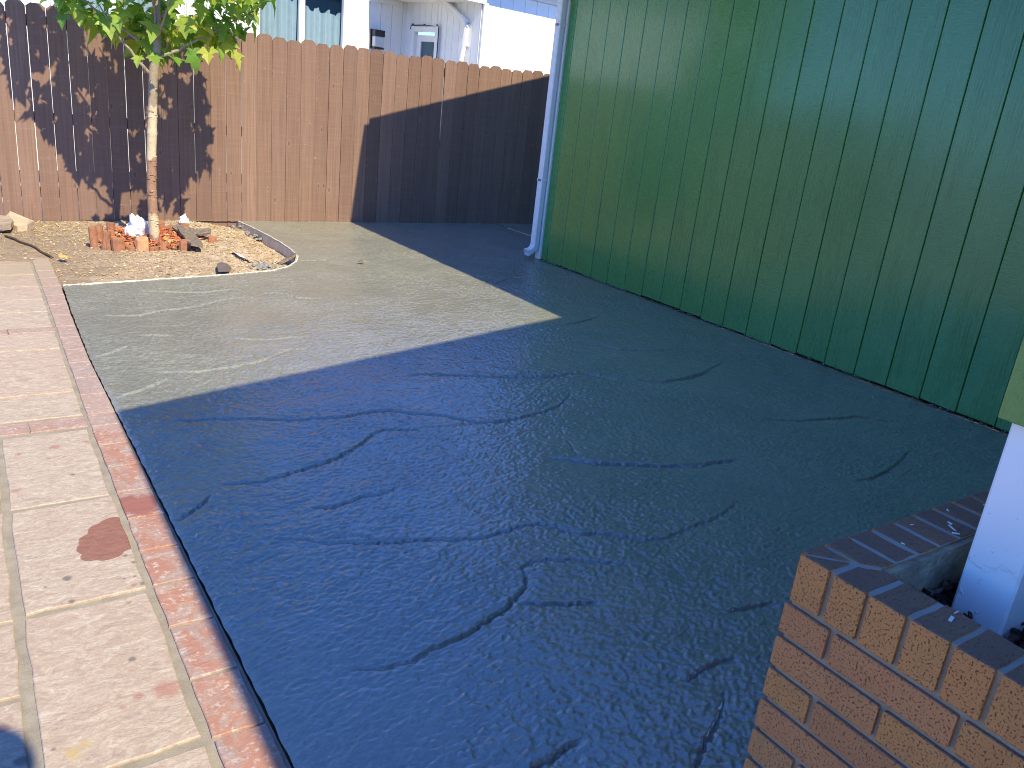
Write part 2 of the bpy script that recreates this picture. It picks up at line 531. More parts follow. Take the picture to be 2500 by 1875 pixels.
def mat_bark():
    m = NT("young_bark", 0.8, 0.25)
    z = m.sep(m.pos)[2]
    n = m.noise(m.pos, 30, 5, 0.65)
    n2 = m.noise(m.mapping(m.pos, (1, 1, .5)), 14, 4, 0.6)
    n3 = m.noise(m.mapping(m.pos, (1, 1, 3)), 38, 5, .7, .8)
    tan = m.mix(m.ramp(n, [(.3, 0), (.7, 1)]), (.50, .39, .24), (.66, .54, .36))
    red = m.mix(m.ramp(n, [(.3, 0), (.7, 1)]), (.29, .155, .095), (.38, .23, .15))
    grey = m.mix(m.ramp(n, [(.3, 0), (.7, 1)]), (.27, .21, .15), (.37, .30, .21))
    zz = m.math('ADD', z, m.math('MULTIPLY', m.math('SUBTRACT', n2, .5), .22))
    a = m.ramp(m.math('DIVIDE', zz, 1.5), [(.0, 1), (.045, 1), (.06, 0), (.14, 0), (.155, 1), (.43, 1), (.45, 0)], 'LINEAR')
    lower = m.mix(a, tan, red)
    col = m.mix(m.ramp(m.math('DIVIDE', zz, 1.5), [(.70, 0), (.715, 1)]), lower, grey)
    col = m.mix(m.ramp(n3, [(.60, 0), (.66, 1)]), col, (.58, .46, .30))
    m.color(col)
    m.bump(n3, 0.006)
    return m.m

def mat_leaf():
    m = NT("maple_leaf", 0.42, 0.45)
    r = m.rnd()
    nz = m.noise(m.pos, 9, 3)
    k = m.math('ADD', m.math('MULTIPLY', r, .62), m.math('MULTIPLY', nz, .5))
    col = m.ramp(k, [(.12, (.085, .20, .028)), (.36, (.15, .29, .04)), (.58, (.25, .39, .055)), (.80, (.42, .50, .075)), (.97, (.54, .47, .07))])
    m.color(col)
    tr = m.n.new('ShaderNodeBsdfTranslucent')
    m.link(m.mix(1.0, col, (1.5, 1.45, .6), 'MULTIPLY'), tr.inputs['Color'])
    mx = m.n.new('ShaderNodeMixShader'); mx.inputs[0].default_value = 0.42
    out = m.n['Material Output']
    m.link(m.b.outputs[0], mx.inputs[1]); m.link(tr.outputs[0], mx.inputs[2]); m.link(mx.outputs[0], out.inputs['Surface'])
    m.bump(m.noise(m.pos, 60, 3), 0.003)
    return m.m

def mat_white(name, col=(.86, .86, .83), rough=0.45, bumpd=0.0015, stretch=(40, 40, 3)):
    m = NT(name, rough, 0.5)
    n = m.noise(m.pos, 6, 4)
    m.color(m.mix(m.ramp(n, [(.3, 0), (.7, 1)]), tuple(c * .93 for c in col), col))
    m.bump(m.noise(m.mapping(m.pos, stretch), 1.0, 5, .6), bumpd, .8)
    return m.m

def mat_post():
    m = NT("white_post_paint", 0.42, 0.5)
    n = m.noise(m.pos, 9, 4)
    col = m.mix(m.ramp(n, [(.3, 0), (.7, 1)]), (.86, .86, .85), (.90, .90, .88))
    m.color(col)
    g = m.noise(m.mapping(m.pos, (55, 55, 3.5)), 1.0, 5, .6)
    z = m.sep(m.pos)[2]
    wob = m.noise(m.pos, 22, 4, .7)
    # edge of a torn paint film across the foot of the post
    lip = m.ramp(m.math('ADD', m.math('MULTIPLY', m.math('SUBTRACT', z, .765), 14.0), m.math('MULTIPLY', wob, 1.0)), [(.45, 0), (.55, 1)])
    b = m.noise(m.pos, 60, 2, .5)
    h = m.math('ADD', m.math('MULTIPLY', g, .4), m.math('ADD', m.math('MULTIPLY', lip, .6), m.math('MULTIPLY', m.ramp(b, [(.68, 0), (.74, 1)]), .8)))
    m.bump(h, 0.0022, .8)
    return m.m

def mat_glass():
    m = bpy.data.materials.new("window_glass"); m.use_nodes = True
    t = m.node_tree; n = t.nodes; n.clear()
    o = n.new('ShaderNodeOutputMaterial'); mx = n.new('ShaderNodeMixShader')
    tr = n.new('ShaderNodeBsdfTransparent'); tr.inputs[0].default_value = (.74, .80, .82, 1)
    gl = n.new('ShaderNodeBsdfGlossy'); gl.inputs['Roughness'].default_value = 0.02; gl.inputs['Color'].default_value = (.9, .95, 1, 1)
    fr = n.new('ShaderNodeLayerWeight'); fr.inputs['Blend'].default_value = 0.25
    mu = n.new('ShaderNodeMath'); mu.operation = 'MULTIPLY'; mu.inputs[1].default_value = .35
    t.links.new(fr.outputs['Fresnel'], mu.inputs[0]); t.links.new(mu.outputs[0], mx.inputs[0]); t.links.new(tr.outputs[0], mx.inputs[1]); t.links.new(gl.outputs[0], mx.inputs[2])
    t.links.new(mx.outputs[0], o.inputs['Surface'])
    return m

MAT = dict(
    slab=mat_slab(),
    slab_edge=mat_plain("pale_concrete_edge", (.56, .51, .42), .85, .2, 30, .2, .004, 90),
    slab_side=mat_plain("form_face_concrete", (.62, .55, .42), .85, .2, 14, .15, .003, 60),
    paver=mat_paver("pink_flagstone", [(.44, .335, .235), (.50, .395, .29), (.48, .395, .295), (.455, .35, .255)], (.54, .455, .355)),
    border=mat_paver("purple_border_stone", [(.36, .25, .205), (.40, .285, .23), (.36, .265, .235), (.42, .29, .225)], (.46, .35, .28), 0.62),
    joint=mat_mortar("sandy_joint", (.33, .285, .215)),
    fence=mat_fence(),
    rail=mat_plain("rail_wood", (.17, .105, .075), .8, .2, 20, .2),
    green=mat_green("green_gloss_paint", (.062, .285, .056), (.054, .25, .048), 0.27),
    green_trim=mat_green("green_trim_paint", (.125, .28, .05), (.112, .255, .045), 0.38),
    white=mat_white("white_siding_paint"),
    white_metal=mat_white("white_downspout_enamel", (.90, .90, .90), .32, .0004, (20, 20, 20)),
    post=mat_post(),
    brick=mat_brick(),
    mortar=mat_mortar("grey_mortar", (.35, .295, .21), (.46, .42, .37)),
    parge=mat_plain("grey_parge", (.40, .34, .235), .95, .1, 22, .45, .012, 45),
    soil=mat_soil(),
    clod=mat_chips("clod", [(0, (.25, .175, .105)), (.5, (.40, .285, .17)), (.85, (.48, .36, .225)), (1, (.60, .49, .34))], .95),
    straw=mat_chips("dry_grass", [(0, (.36, .28, .13)), (.5, (.52, .43, .22)), (1, (.62, .55, .36))], .85),
    mulch=mat_chips("red_wood_chips", [(0, (.33, .09, .045)), (.5, (.50, .16, .075)), (.8, (.60, .24, .11)), (.93, (.63, .40, .17)), (1, (.64, .52, .28))], .8),
    dark_mulch=mat_chips("dark_planter_mulch", [(0, (.018, .012, .01)), (.5, (.05, .025, .02)), (.85, (.11, .04, .03)), (1, (.2, .16, .14))], .7),
    log=mat_plain("red_brown_log", (.34, .155, .085), .75, .25, 24, .28, .004, 70),
    log_pale=mat_plain("tan_log", (.58, .31, .16), .75, .25, 24, .25, .004, 70),
    oldwood=mat_plain("grey_weathered_wood", (.205, .165, .125), .85, .2, 30, .45, .006, 60),
    rock=mat_plain("tan_sandstone", (.55, .43, .30), .9, .2, 12, .18, .006, 40),
    rock_grey=mat_plain("grey_brown_stone", (.40, .31, .23), .9, .2, 14, .25, .006, 40),
    slate=mat_plain("dark_slate", (.16, .125, .115), .7, .3, 20, .2, .002, 60),
    rubble=mat_plain("grey_cement_rubble", (.25, .245, .22), .9, .2, 40, .4, .008, 60),
    plastic=mat_plain("white_plastic_film", (.78, .80, .83), .35, .5, 30, .06, .004, 40),
    bark=mat_bark(),
    twig=mat_plain("twig_bark", (.30, .22, .15), .8, .2, 40, .25),
    stick=mat_plain("dark_stick", (.10, .065, .04), .85, .2, 40, .3),
    leaf=mat_leaf(),
    dry_leaf=mat_plain("yellow_fallen_leaf", (.52, .36, .12), .6, .3, 30, .2),
    roof=mat_plain("grey_shingle", (.12, .115, .11), .9, .2, 18, .25),
    glass=mat_glass(),
    curtain=mat_plain("pale_curtain", (.74, .76, .76), .9, .1, 8, .05),
    dark=mat_plain("dark_interior", (.30, .34, .35), .9, .1),
    black=mat_plain("black_metal", (.02, .02, .022), .45, .5),
    lampglass=mat_plain("frosted_lamp_glass", (.62, .62, .58), .4, .5),
    gravel=mat_plain("neighbour_gravel", (.42, .37, .30), .95, .1, 8, .2),
    skin=mat_plain("skin", (.45, .26, .18), .55, .4),
    shirt=mat_plain("grey_shirt", (.16, .18, .22), .9, .1, 20, .1),
    trousers=mat_plain("dark_trousers", (.04, .05, .075), .9, .1, 20, .1),
)

# ------------------------------------------------------------------ ground
g = MB(); g.add([(-60, -60, -.16), (60, -60, -.16), (60, 60, -.16), (-60, 60, -.16)], [(0, 1, 2, 3)])
tag(g.build("ground", MAT['gravel']), kind='structure')

# ------------------------------------------------------------------ patio slab
BED = [(.548, 5.655), (.785, 5.692), (1.06, 5.738), (1.544, 5.822), (1.79, 5.876), (1.97, 5.93), (2.135, 6.06), (2.25, 6.23),
       (2.325, 6.42), (2.36, 6.65), (2.375, 6.96), (2.366, 7.335), (2.343, 7.70), (2.307, 8.00)]
def pwl(y, pts):           # x of the bed edge at y
    return np.interp(y, [p[1] for p in pts], [p[0] for p in pts])
XL = lambda y: np.interp(y, [0, 3.3, 3.5, 4.2, 5.0, 5.66], [.500, .499, .498, .499, .521, .548]) + .0022 * np.sin(np.asarray(y) * 23) * np.sin(np.asarray(y) * 47 + 1)
CRACKS = [[[0.657,3.298],[0.818,3.28],[1.014,3.224],[1.133,3.162],[1.245,3.146],[1.358,3.123],[1.483,3.147],[1.586,3.137],[1.66,3.067],[1.78,3.011],[1.843,2.944],[1.903,2.873],[1.981,2.852],[2.093,2.86],[2.261,2.883],[2.391,2.922],[2.513,3.004],[2.593,3.088]],[[0.698,2.688],[0.835,2.653],[0.946,2.681],[1.049,2.708],[1.136,2.732],[1.253,2.797],[1.346,2.865],[1.405,2.923],[1.48,2.939],[1.618,2.891]],[[0.939,2.404],[1.005,2.382],[1.073,2.397],[1.146,2.416],[1.206,2.402],[1.275,2.426]],[[0.729,2.221],[0.779,2.239],[0.792,2.235],[0.849,2.216],[0.876,2.183],[0.993,2.129],[1.087,2.092],[1.18,2.069],[1.289,2.019],[1.394,1.991],[1.457,1.999],[1.535,2.01],[1.621,2.001],[1.671,1.953],[1.725,1.885],[1.812,1.844],[1.863,1.799],[1.903,1.756],[1.989,1.737],[2.092,1.757],[2.237,1.763],[2.36,1.792],[2.454,1.827]],[[0.724,1.578],[0.768,1.552],[0.834,1.535],[0.897,1.536],[0.941,1.553],[1.019,1.56],[1.079,1.572],[1.148,1.594],[1.223,1.622],[1.275,1.65],[1.337,1.684],[1.378,1.73],[1.395,1.782],[1.452,1.803],[1.513,1.794],[1.586,1.759],[1.652,1.714],[1.748,1.656]],[[1.982,2.44],[2.064,2.397],[2.144,2.334],[2.258,2.281],[2.393,2.202],[2.567,2.131],[2.664,2.138],[2.78,2.115]],[[0.949,1.1],[1.0,1.097],[1.064,1.109],[1.109,1.111]],[[1.269,0.899],[1.36,0.957],[1.424,0.986],[1.498,1.023],[1.56,1.071]],[[1.493,1.145],[1.532,1.158],[1.595,1.165],[1.704,1.157]],[[1.849,1.327],[1.897,1.315],[1.971,1.305],[2.031,1.291]],[[1.877,3.548],[2.029,3.516],[2.188,3.438],[2.356,3.37],[2.544,3.302],[2.751,3.294]],[[3.003,3.139],[3.21,3.049],[3.44,3.052],[3.684,3.113]],[[1.282,1.634],[1.344,1.599],[1.427,1.565],[1.514,1.534]],[[3.147,1.763],[3.265,1.751],[3.404,1.772],[3.566,1.815],[3.726,1.866]],[[3.305,2.437],[3.493,2.354],[3.642,2.323],[3.904,2.282],[3.968,2.213],[4.072,2.13]],[[3.115,3.759],[3.314,3.709],[3.383,3.606],[3.585,3.526],[3.86,3.513]],[[3.118,3.046],[3.349,3.046],[3.561,3.081],[3.744,3.156],[3.916,3.215]],[[3.2,4.198],[3.376,4.159],[3.585,4.216],[3.785,4.296]],[[3.498,5.284],[3.691,5.405],[3.81,5.481],[3.938,5.466]],[[0.627,4.949],[0.743,4.91],[0.858,4.902],[0.949,4.959],[1.079,4.991],[1.222,5.05],[1.386,5.166],[1.523,5.188]],[[0.937,5.466],[1.052,5.429],[1.169,5.391],[1.346,5.364],[1.498,5.401],[1.594,5.398]],[[1.222,4.358],[1.314,4.313],[1.426,4.281],[1.517,4.302],[1.631,4.283]],[[0.757,3.909],[0.833,3.891],[0.922,3.866],[1.003,3.884],[1.114,3.898],[1.229,3.938],[1.336,4.009],[1.439,4.099],[1.549,4.084]],[[0.521,4.201],[0.611,4.274],[0.699,4.352]],[[0.518,3.619],[0.585,3.664],[0.668,3.716],[0.767,3.799]],[[0.77,4.507],[0.857,4.5],[0.945,4.46]],[[1.665,5.275],[1.785,5.276],[1.86,5.144],[1.99,5.083]],[[2.258,6.228],[2.514,6.252]],[[0.511,2.479],[0.582,2.534],[0.656,2.617]],[[2.398,3.349],[2.589,3.316],[2.842,3.303],[2.976,3.134]],[[1.973,2.447],[2.167,2.316],[2.445,2.187],[2.791,2.106]]]
def crack_field(X, Y):
    H = np.zeros_like(X)
    rng = np.random.default_rng(3)
    extra = []
    for k in range(20):       # faint extra seams of the stamp mat
        x0 = rng.uniform(.6, 4.2); y0 = rng.uniform(.5, 7.6)
        a = rng.normal(-.05, .35); L = rng.uniform(.15, .5); n = 7
        pts = []; x, y = x0, y0
        for i in range(n):
            pts.append((x, y)); a += rng.normal(0, .35)
            x += math.cos(a) * L / n; y += math.sin(a) * L / n
        extra.append((pts, rng.uniform(.15, .3)))
    for pts, amp in [(c, 1.0) for c in CRACKS] + extra:
        P = np.array(pts, float)
        # subdivide and roughen
        seg = np.linalg.norm(np.diff(P, axis=0), axis=1); t = np.concatenate([[0], np.cumsum(seg)])
        n = max(4, int(t[-1] / .013)); tt = np.linspace(0, t[-1], n)
        Q = np.stack([np.interp(tt, t, P[:, 0]), np.interp(tt, t, P[:, 1])], 1)
        Q[1:-1] += rng.normal(0, .0032, (n - 2, 2))
        taper = np.sin(np.pi * np.clip(tt / t[-1], 0, 1)) ** .35
        taper *= .82 + .18 * np.sin(tt * 9 + rng.uniform(0, 6))
        lo = Q.min(0) - .16; hi = Q.max(0) + .16
        msk = (X > lo[0]) & (X < hi[0]) & (Y > lo[1]) & (Y < hi[1])
        if not msk.any(): continue
        x = X[msk]; y = Y[msk]
        best = np.full(x.shape, 9.0); side = np.zeros(x.shape); tp = np.zeros(x.shape)
        for i in range(n - 1):
            d = Q[i + 1] - Q[i]; L2 = d @ d
            if L2 < 1e-9: continue
            u = np.clip(((x - Q[i, 0]) * d[0] + (y - Q[i, 1]) * d[1]) / L2, 0, 1)
            dx = x - Q[i, 0] - u * d[0]; dy = y - Q[i, 1] - u * d[1]
            dd = np.hypot(dx, dy); b = dd < best
            best[b] = dd[b]; side[b] = np.sign(d[0] * dy - d[1] * dx)[b]; tp[b] = (taper[i] + (taper[i + 1] - taper[i]) * u)[b]
        up = side > 0           # the far side of each seam stands a little higher
        h = tp * (np.where(up, .0022 * np.exp(-best / .06), -.0050 * np.exp(-best / .016) - .0015 * np.exp(-best / .07)) - .0170 * np.exp(-(best / np.where(up, .0028, .0042)) ** 2))
        H[msk] += amp * h
    return H

def slab_height(X, Y):
    c, s = math.cos(.22), math.sin(.22)
    A = X * c + Y * s; B = -X * s + Y * c
    w = .06 * fbm(X * 3, Y * 3, 3)
    h = .0060 * fbm(A * 1.1, B * 1.5, 3)
    t = fbm(A * 5.5 + w * 8, B * 9 - w * 6, 5, .55)
    lay = t * 5; fl = np.floor(lay); fr = lay - fl
    terr = (fl + smooth01((fr - .25) / .3)) / 5
    rough_zone = smooth01((fbm(X * 1.3 + 5, Y * 1.6, 3) + .25) / .4)
    h += .0050 * terr * (.5 + .5 * rough_zone)
    h += .0042 * fbm(A * 17, B * 26, 4, .6) * (.65 + .35 * rough_zone)
    h += .0066 * fbm(A * 44, B * 80, 3, .66) * (.6 + .4 * rough_zone)
    return h

def axis(a, b, d0, d1):
    out = [a]; 
    while out[-1] < b:
        t = (out[-1] - a) / (b - a); out.append(out[-1] + d0 + (d1 - d0) * t)
    out[-1] = b
    return np.array(out)
xs = axis(.497, 5.25, .0046, .0054)
ys = axis(.30, 8.015, .0036, .0105)
X, Y = np.meshgrid(xs, ys)
X = X + (XL(Y) - xs[0]) * np.clip(1 - (X - xs[0]) / .12, 0, 1)
Z = slab_height(X, Y) + crack_field(X, Y)
edge = smooth01(np.minimum.reduce([(X - .49) / .03, (4.56 - X) / .06 + (Y > 6.1) * 9]))
Z *= edge
Z += -.004 * (1 - edge)
cx = .5 * (xs[1:] + xs[:-1]); cyy = .5 * (ys[1:] + ys[:-1])
CX, CYm = np.meshgrid(cx, cyy)
bedx = np.array([.545 + 0 * y if y < 5.655 else 0 for y in cyy])
def in_bed(x, y):
    # inside the planting bed (polygon test, vectorised)
    P = BED + [(-3, 8.05), (-3, 5.66)]
    ins = np.zeros(x.shape, bool); n = len(P)
    for i in range(n):
        x1, y1 = P[i]; x2, y2 = P[(i + 1) % n]
        if y1 == y2: continue
        c = ((y1 > y) != (y2 > y)) & (x < (x2 - x1) * (y - y1) / (y2 - y1) + x1)
        ins ^= c
    return ins
keep = ~((CX < .55) & (CYm > 5.652)) & ~in_bed(CX, CYm) & ~((CX > 4.562) & (CYm < 6.19)) & ~((CX > 1.16) & (CYm < .60))
me = grid_mesh("patio_slab", xs, ys, Z, keep, X)
slab = tag(link_mesh("patio_slab", me, MAT['slab']), kind='structure')
# thickness under the sheet
b = MB()
prof = [(.508, .3), (.506, 4.2), (.527, 5.0), (.552, 5.655)] + BED[1:]
for i in range(len(prof) - 1):
    (x1, y1), (x2, y2) = prof[i], prof[i + 1]
    if y2 < 5.7:
        b.add([(x1, y1, -.004), (x2, y2, -.004), (x2, y2, -.155), (x1, y1, -.155)], [(0, 1, 2, 3)])
b.build("slab_side", MAT['slab'], slab)
e = MB(); sd = MB()
rr = random.Random(5)
pts = []
for i in range(len(BED) - 1):
    for k in range(8):
        t = k / 8
        pts.append((BED[i][0] + (BED[i + 1][0] - BED[i][0]) * t, BED[i][1] + (BED[i + 1][1] - BED[i][1]) * t))
pts.append(BED[-1])
for i in range(len(pts)):
    a = Vector(pts[max(i - 1, 0)]); c = Vector(pts[min(i + 1, len(pts) - 1)])
    d = (c - a).normalized(); nrm = Vector((-d.y, d.x))      # towards the bed
    p = Vector(pts[i])
    w = .009 + rr.uniform(-.004, .005); zz = .0055 + rr.uniform(-.002, .002)
    o_ = p - nrm * w; i_ = p + nrm * (.010 + rr.uniform(-.003, .003))
    e.v += [(o_.x, o_.y, zz - .008), (p.x, p.y, zz), (i_.x, i_.y, zz - .003), (i_.x, i_.y, zz - .010)]
    sd.v += [(i_.x, i_.y, zz - .012), (i_.x, i_.y, -.155)]
n = len(pts)
for i in range(n - 1):
    for k in range(3): e.f.append((i * 4 + k, i * 4 + k + 1, i * 4 + 5 + k, i * 4 + 4 + k))
    sd.f.append((i * 2, i * 2 + 1, i * 2 + 3, i * 2 + 2))
e.build("slab_lip", MAT['slab_edge'], slab)
sd.build("curb_face", MAT['slab_side'], slab)
# the slab carries on behind and beside the camera's view as a plain sheet
b = MB(); b.add([(.505, -4, -.004), (1.15, -4, -.004), (1.15, .30, -.004), (.505, .30, -.004)], [(0, 1, 2, 3)])
b.add([(5.25, 6.19, 0), (9, 6.19, 0), (9, 8.015, 0), (5.25, 8.015, 0)], [(0, 1, 2, 3)])
b.build("slab_extension", MAT['slab'], slab)

# ------------------------------------------------------------------ paver path
path = tag(MB().add([(-2.6, -3, -.0125), (.4965, -3, -.0125), (.4965, 4.2, -.0125), (.53, 5.66, -.0125), (.53, 7.0, -.0125), (-2.6, 7.0, -.0125)],
                    [(0, 1, 2, 3, 4, 5)]).build("paver_path", MAT['joint']), kind='structure')
sr = random.Random(21)
def stone(name, quad, mat, z=-.006, lip=.002, jit=.003, nside=5, tilt=.002):
    """a slab stone with an uneven outline: quad = four corners, counter-clockwise"""
    out = []
    for i in range(4):
        a = Vector(quad[i]); c = Vector(quad[(i + 1) % 4])
        for k in range(nside):
            t = k / nside
            p = a.lerp(c, t)
            if k == 0: p = a
            out.append(Vector((p.x + sr.uniform(-jit, jit), p.y + sr.uniform(-jit, jit))))
    cen = sum(out, Vector((0, 0))) / len(out)
    tx, ty = sr.uniform(-tilt, tilt), sr.uniform(-tilt, tilt)
    zt = z + sr.uniform(-.002, .002)
    n = len(out); v = []; f = []
    for p in out:
        v.append((p.x, p.y, -.03))
    for p in out:
        v.append((p.x, p.y, zt - lip + (p.x - cen.x) * tx + (p.y - cen.y) * ty))
    for p in out:
        q = cen + (p - cen) * (1 - lip * 1.6 / max((p - cen).length, .02))
        v.append((q.x, q.y, zt + (q.x - cen.x) * tx + (q.y - cen.y) * ty))
    for i in range(n):
        j = (i + 1) % n
        f.append((i, j, n + j, n + i)); f.append((n + i, n + j, 2 * n + j, 2 * n + i))
    f.append(tuple(range(2 * n, 3 * n)))
    m = MB(); m.add(v, f)
    return m.build(name, mat, path)
def rect(x0, y0, x1, y1): return [(x0, y0), (x1, y0), (x1, y1), (x0, y1)]
# border course along the slab
bx0 = lambda y: float(np.interp(y, [0, 1.4, 3.4, 4.7, 5.7, 7], [.366, .368, .386, .413, .435, .45]))
bx1 = lambda y: float(np.interp(y, [0, 1.5, 3.3, 3.5, 4.2, 5.0, 5.66, 7], [.486, .487, .490, .4935, .4935, .514, .540, .56]))
yj = [-.7, -.5, -.3, -.1, .1, .3, .5, .7, .9, 1.1, 1.305, 1.495, 1.71, 1.935, 2.145, 2.345, 2.552, 2.75, 2.955, 3.16, 3.36,
      3.49, 3.72, 3.94, 4.16, 4.37, 4.58, 4.79, 5.02, 5.24, 5.46, 5.68, 5.9, 6.1, 6.3, 6.5]
for a, c in zip(yj[:-1], yj[1:]):
    stone("border_stone", [(bx0(a) + .003, a + .005), (bx1(a), a + .005), (bx1(c), c - .005), (bx0(c) + .003, c - .005)], MAT['border'], jit=.002, nside=4)
# cross bands of narrow border stones
def band(y0, y1, xa, xb, step):
    x = xb
    while x > xa:
        x2 = max(xa, x - step)
        stone("border_stone", rect(x2 + .003, y0, x - .003, y1), MAT['border'], jit=.0015, nside=3)
        x = x2
band(3.372, 3.478, -1.6, .382, .205)
band(4.695, 4.787, -1.6, .408, .215)
band(.80, .905, -1.6, .365, .205)
# big flagstones between the bands
vx = lambda y: float(np.interp(y, [.9, 1.55, 2.1, 2.7, 3.35], [.030, .036, .046, .058, .072]))
for y0, y1 in [(.93, 1.482), (1.512, 2.118), (2.145, 2.727), (2.752, 3.335)]:
    stone("paving_stone", [(vx(y0) + .013, y0), (bx0(y0) - .020, y0 + .004), (bx0(y1) - .018, y1 + .004), (vx(y1) + .013, y1)], MAT['paver'], jit=.004, nside=6)
for y0, y1 in [(.93, 1.28), (1.305, 1.80), (1.825, 2.108), (2.132, 2.738), (2.762, 3.33)]:
    stone("paving_stone", [(-.56, y0), (vx(y0) - .013, y0), (vx(y1) - .013, y1), (-.56, y1)], MAT['paver'], jit=.004, nside=6)
    stone("paving_stone", rect(-1.3, y0 + .1, -.585, y1 + .1), MAT['paver'], jit=.004, nside=6)
for y0, y1 in [(3.50, 3.768), (3.778, 4.078), (4.088, 4.400), (4.410, 4.683)]:
    stone("paving_stone", [(-.42, y0), (bx0(y0) - .014, y0), (bx0(y1) - .014, y1), (-.42, y1)], MAT['paver'], jit=.002, nside=6)
    stone("paving_stone", rect(-1.2, y0, -.44, y1), MAT['paver'], jit=.002, nside=6)
for y0, y1 in [(4.80, 5.09), (5.10, 5.375), (5.385, 5.68), (5.69, 5.99), (6.0, 6.3), (6.31, 6.6)]:
    xm = {4.80: -.3, 5.10: .02, 5.385: -.2, 5.69: .1}.get(y0, 0)
    stone("paving_stone", [(xm + .006, y0), (bx0(y0) - .014, y0), (bx0(y1) - .014, y1), (xm + .006, y1)], MAT['paver'], jit=.002, nside=5)
    stone("paving_stone", rect(xm - .8, y0, xm - .006, y1), MAT['paver'], jit=.002, nside=5)
for y0, y1 in [(-.3, .23), (.25, .78)]:
    for x0, x1 in [(-1.2, -.58), (-.56, .02), (.04, .345)]:
        stone("paving_stone", rect(x0, y0, x1, y1), MAT['paver'], jit=.004, nside=5)

# ------------------------------------------------------------------ planting bed soil
def curb_x(y): return np.interp(y, [p[1] for p in BED], [p[0] for p in BED])
RING = (1.33, 7.13, .43, .44)
def soil_base(x, y):
    d = np.maximum(curb_x(y) - x, 0)
    z = -.016 - .078 * np.exp(-(d / .30) ** 2) * smooth01((y - 6.10) / .35) * (1 - .35 * smooth01((y - 7.3) / .5))
    z = z + .05 * np.exp(-((x - 1.75) / .35) ** 2 - ((y - 7.62) / .28) ** 2)
    z = z + .025 * np.exp(-((x - 1.9) / .3) ** 2 - ((y - 7.1) / .5) ** 2)
    r = np.hypot((x - RING[0]) / RING[2], (y - RING[1]) / RING[3])
    z = z + .012 * np.exp(-((r - 1.35) / .4) ** 2)
    leftz = -.030 + .050 * smooth01((y - 5.95 + .35 * fbm(x * 3 + 4, y * 3, 3)) / 1.0)
    k = smooth01((x - .50) / .10)
    return leftz * (1 - k) + z * k
sx = np.arange(-2.4, 2.40, .0115); sy = np.arange(5.63, 8.10, .0115)
SX, SY = np.meshgrid(sx, sy)
SZ = soil_base(SX, SY)
lump = fbm(SX * 7, SY * 7, 3) * .014 + np.abs(fbm(SX * 19, SY * 19, 4, .6)) * .022 + fbm(SX * 50, SY * 50, 2) * .006
amp = .25 + .75 * smooth01((SX - .5) / .3)
edge_s = np.clip(np.minimum(SY - np.interp(SX, [b_[0] for b_ in BED[:8]], [b_[1] for b_ in BED[:8]]), .12) / .12, .15, 1)
SZ = SZ + lump * amp * edge_s - .004
cxs = .5 * (sx[1:] + sx[:-1]); cys = .5 * (sy[1:] + sy[:-1])
GX, GY = np.meshgrid(cxs, cys)
keep = (in_bed(GX, GY) & (GX > .53)) | ((GX <= .545) & (GY > 5.66))
keep |= (GX > 1.5) & (GY > 5.9) & (GX < curb_x(GY) + .006)
keep &= ~((GX < .535) & (GY < 5.95))
soil = tag(link_mesh("planting_bed_soil", grid_mesh("planting_bed_soil", sx, sy, SZ, keep), MAT['soil']), kind='structure')
def soil_z(x, y):
    i = int(np.clip((x - sx[0]) / .0115, 0, len(sx) - 1)); j = int(np.clip((y - sy[0]) / .0115, 0, len(sy) - 1))
    return float(SZ[j, i])

def rock_mesh(m, c, r, rng_, sq=(1, 1, .7), n=0):
    """small faceted lump: a jittered octahedron-ish hull"""
    vs = []
    base = [(1, 0, 0), (.3, .95, 0), (-.8, .6, 0), (-.8, -.6, 0), (.3, -.95, 0), (.4, .3, .8), (-.4, .2, .85), (0, -.5, .8), (0, 0, -.8)]
    a = rng_.uniform(0, 6.28)
    for p in base:
        k = rng_.uniform(.7, 1.15)
        x, y, z = p[0] * k * sq[0], p[1] * k * sq[1], p[2] * k * sq[2]
        vs.append((c[0] + r * (x * math.cos(a) - y * math.sin(a)), c[1] + r * (x * math.sin(a) + y * math.cos(a)), c[2] + r * z))
    fs = [(0, 1, 5), (1, 6, 5), (1, 2, 6), (2, 3, 6), (3, 7, 6), (3, 4, 7), (4, 0, 5), (4, 5, 7), (5, 6, 7), (1, 0, 8), (2, 1, 8), (3, 2, 8), (4, 3, 8), (0, 4, 8)]
    m.add(vs, fs)
def chip_mesh(m, c, L, w, t, yaw, pit, rng_):
    rot = Matrix.Rotation(yaw, 3, 'Z') @ Matrix.Rotation(pit, 3, 'Y') @ Matrix.Rotation(rng_.uniform(-.7, .7), 3, 'X')
    vs = []
    for sx_ in (-1, 1):
        k = rng_.uniform(.4, 1)
        for sy_2, sz_ in ((-1, -1), (1, -1), (1, 1), (-1, 1)):
            vs.append(rot @ Vector((sx_ * L / 2, sy_2 * w / 2 * k, sz_ * t / 2)) + Vector(c))
    m.add(vs, [(0, 1, 2, 3)[::-1], (4, 5, 6, 7), (0, 1, 5, 4), (1, 2, 6, 5), (2, 3, 7, 6), (3, 0, 4, 7)])
cr = random.Random(77)
def in_bed1(x, y):
    return bool(in_bed(np.array([x]), np.array([y]))[0]) or (x < .55 and y > 6.0)
clods = MB(); straw = MB()
k = 0
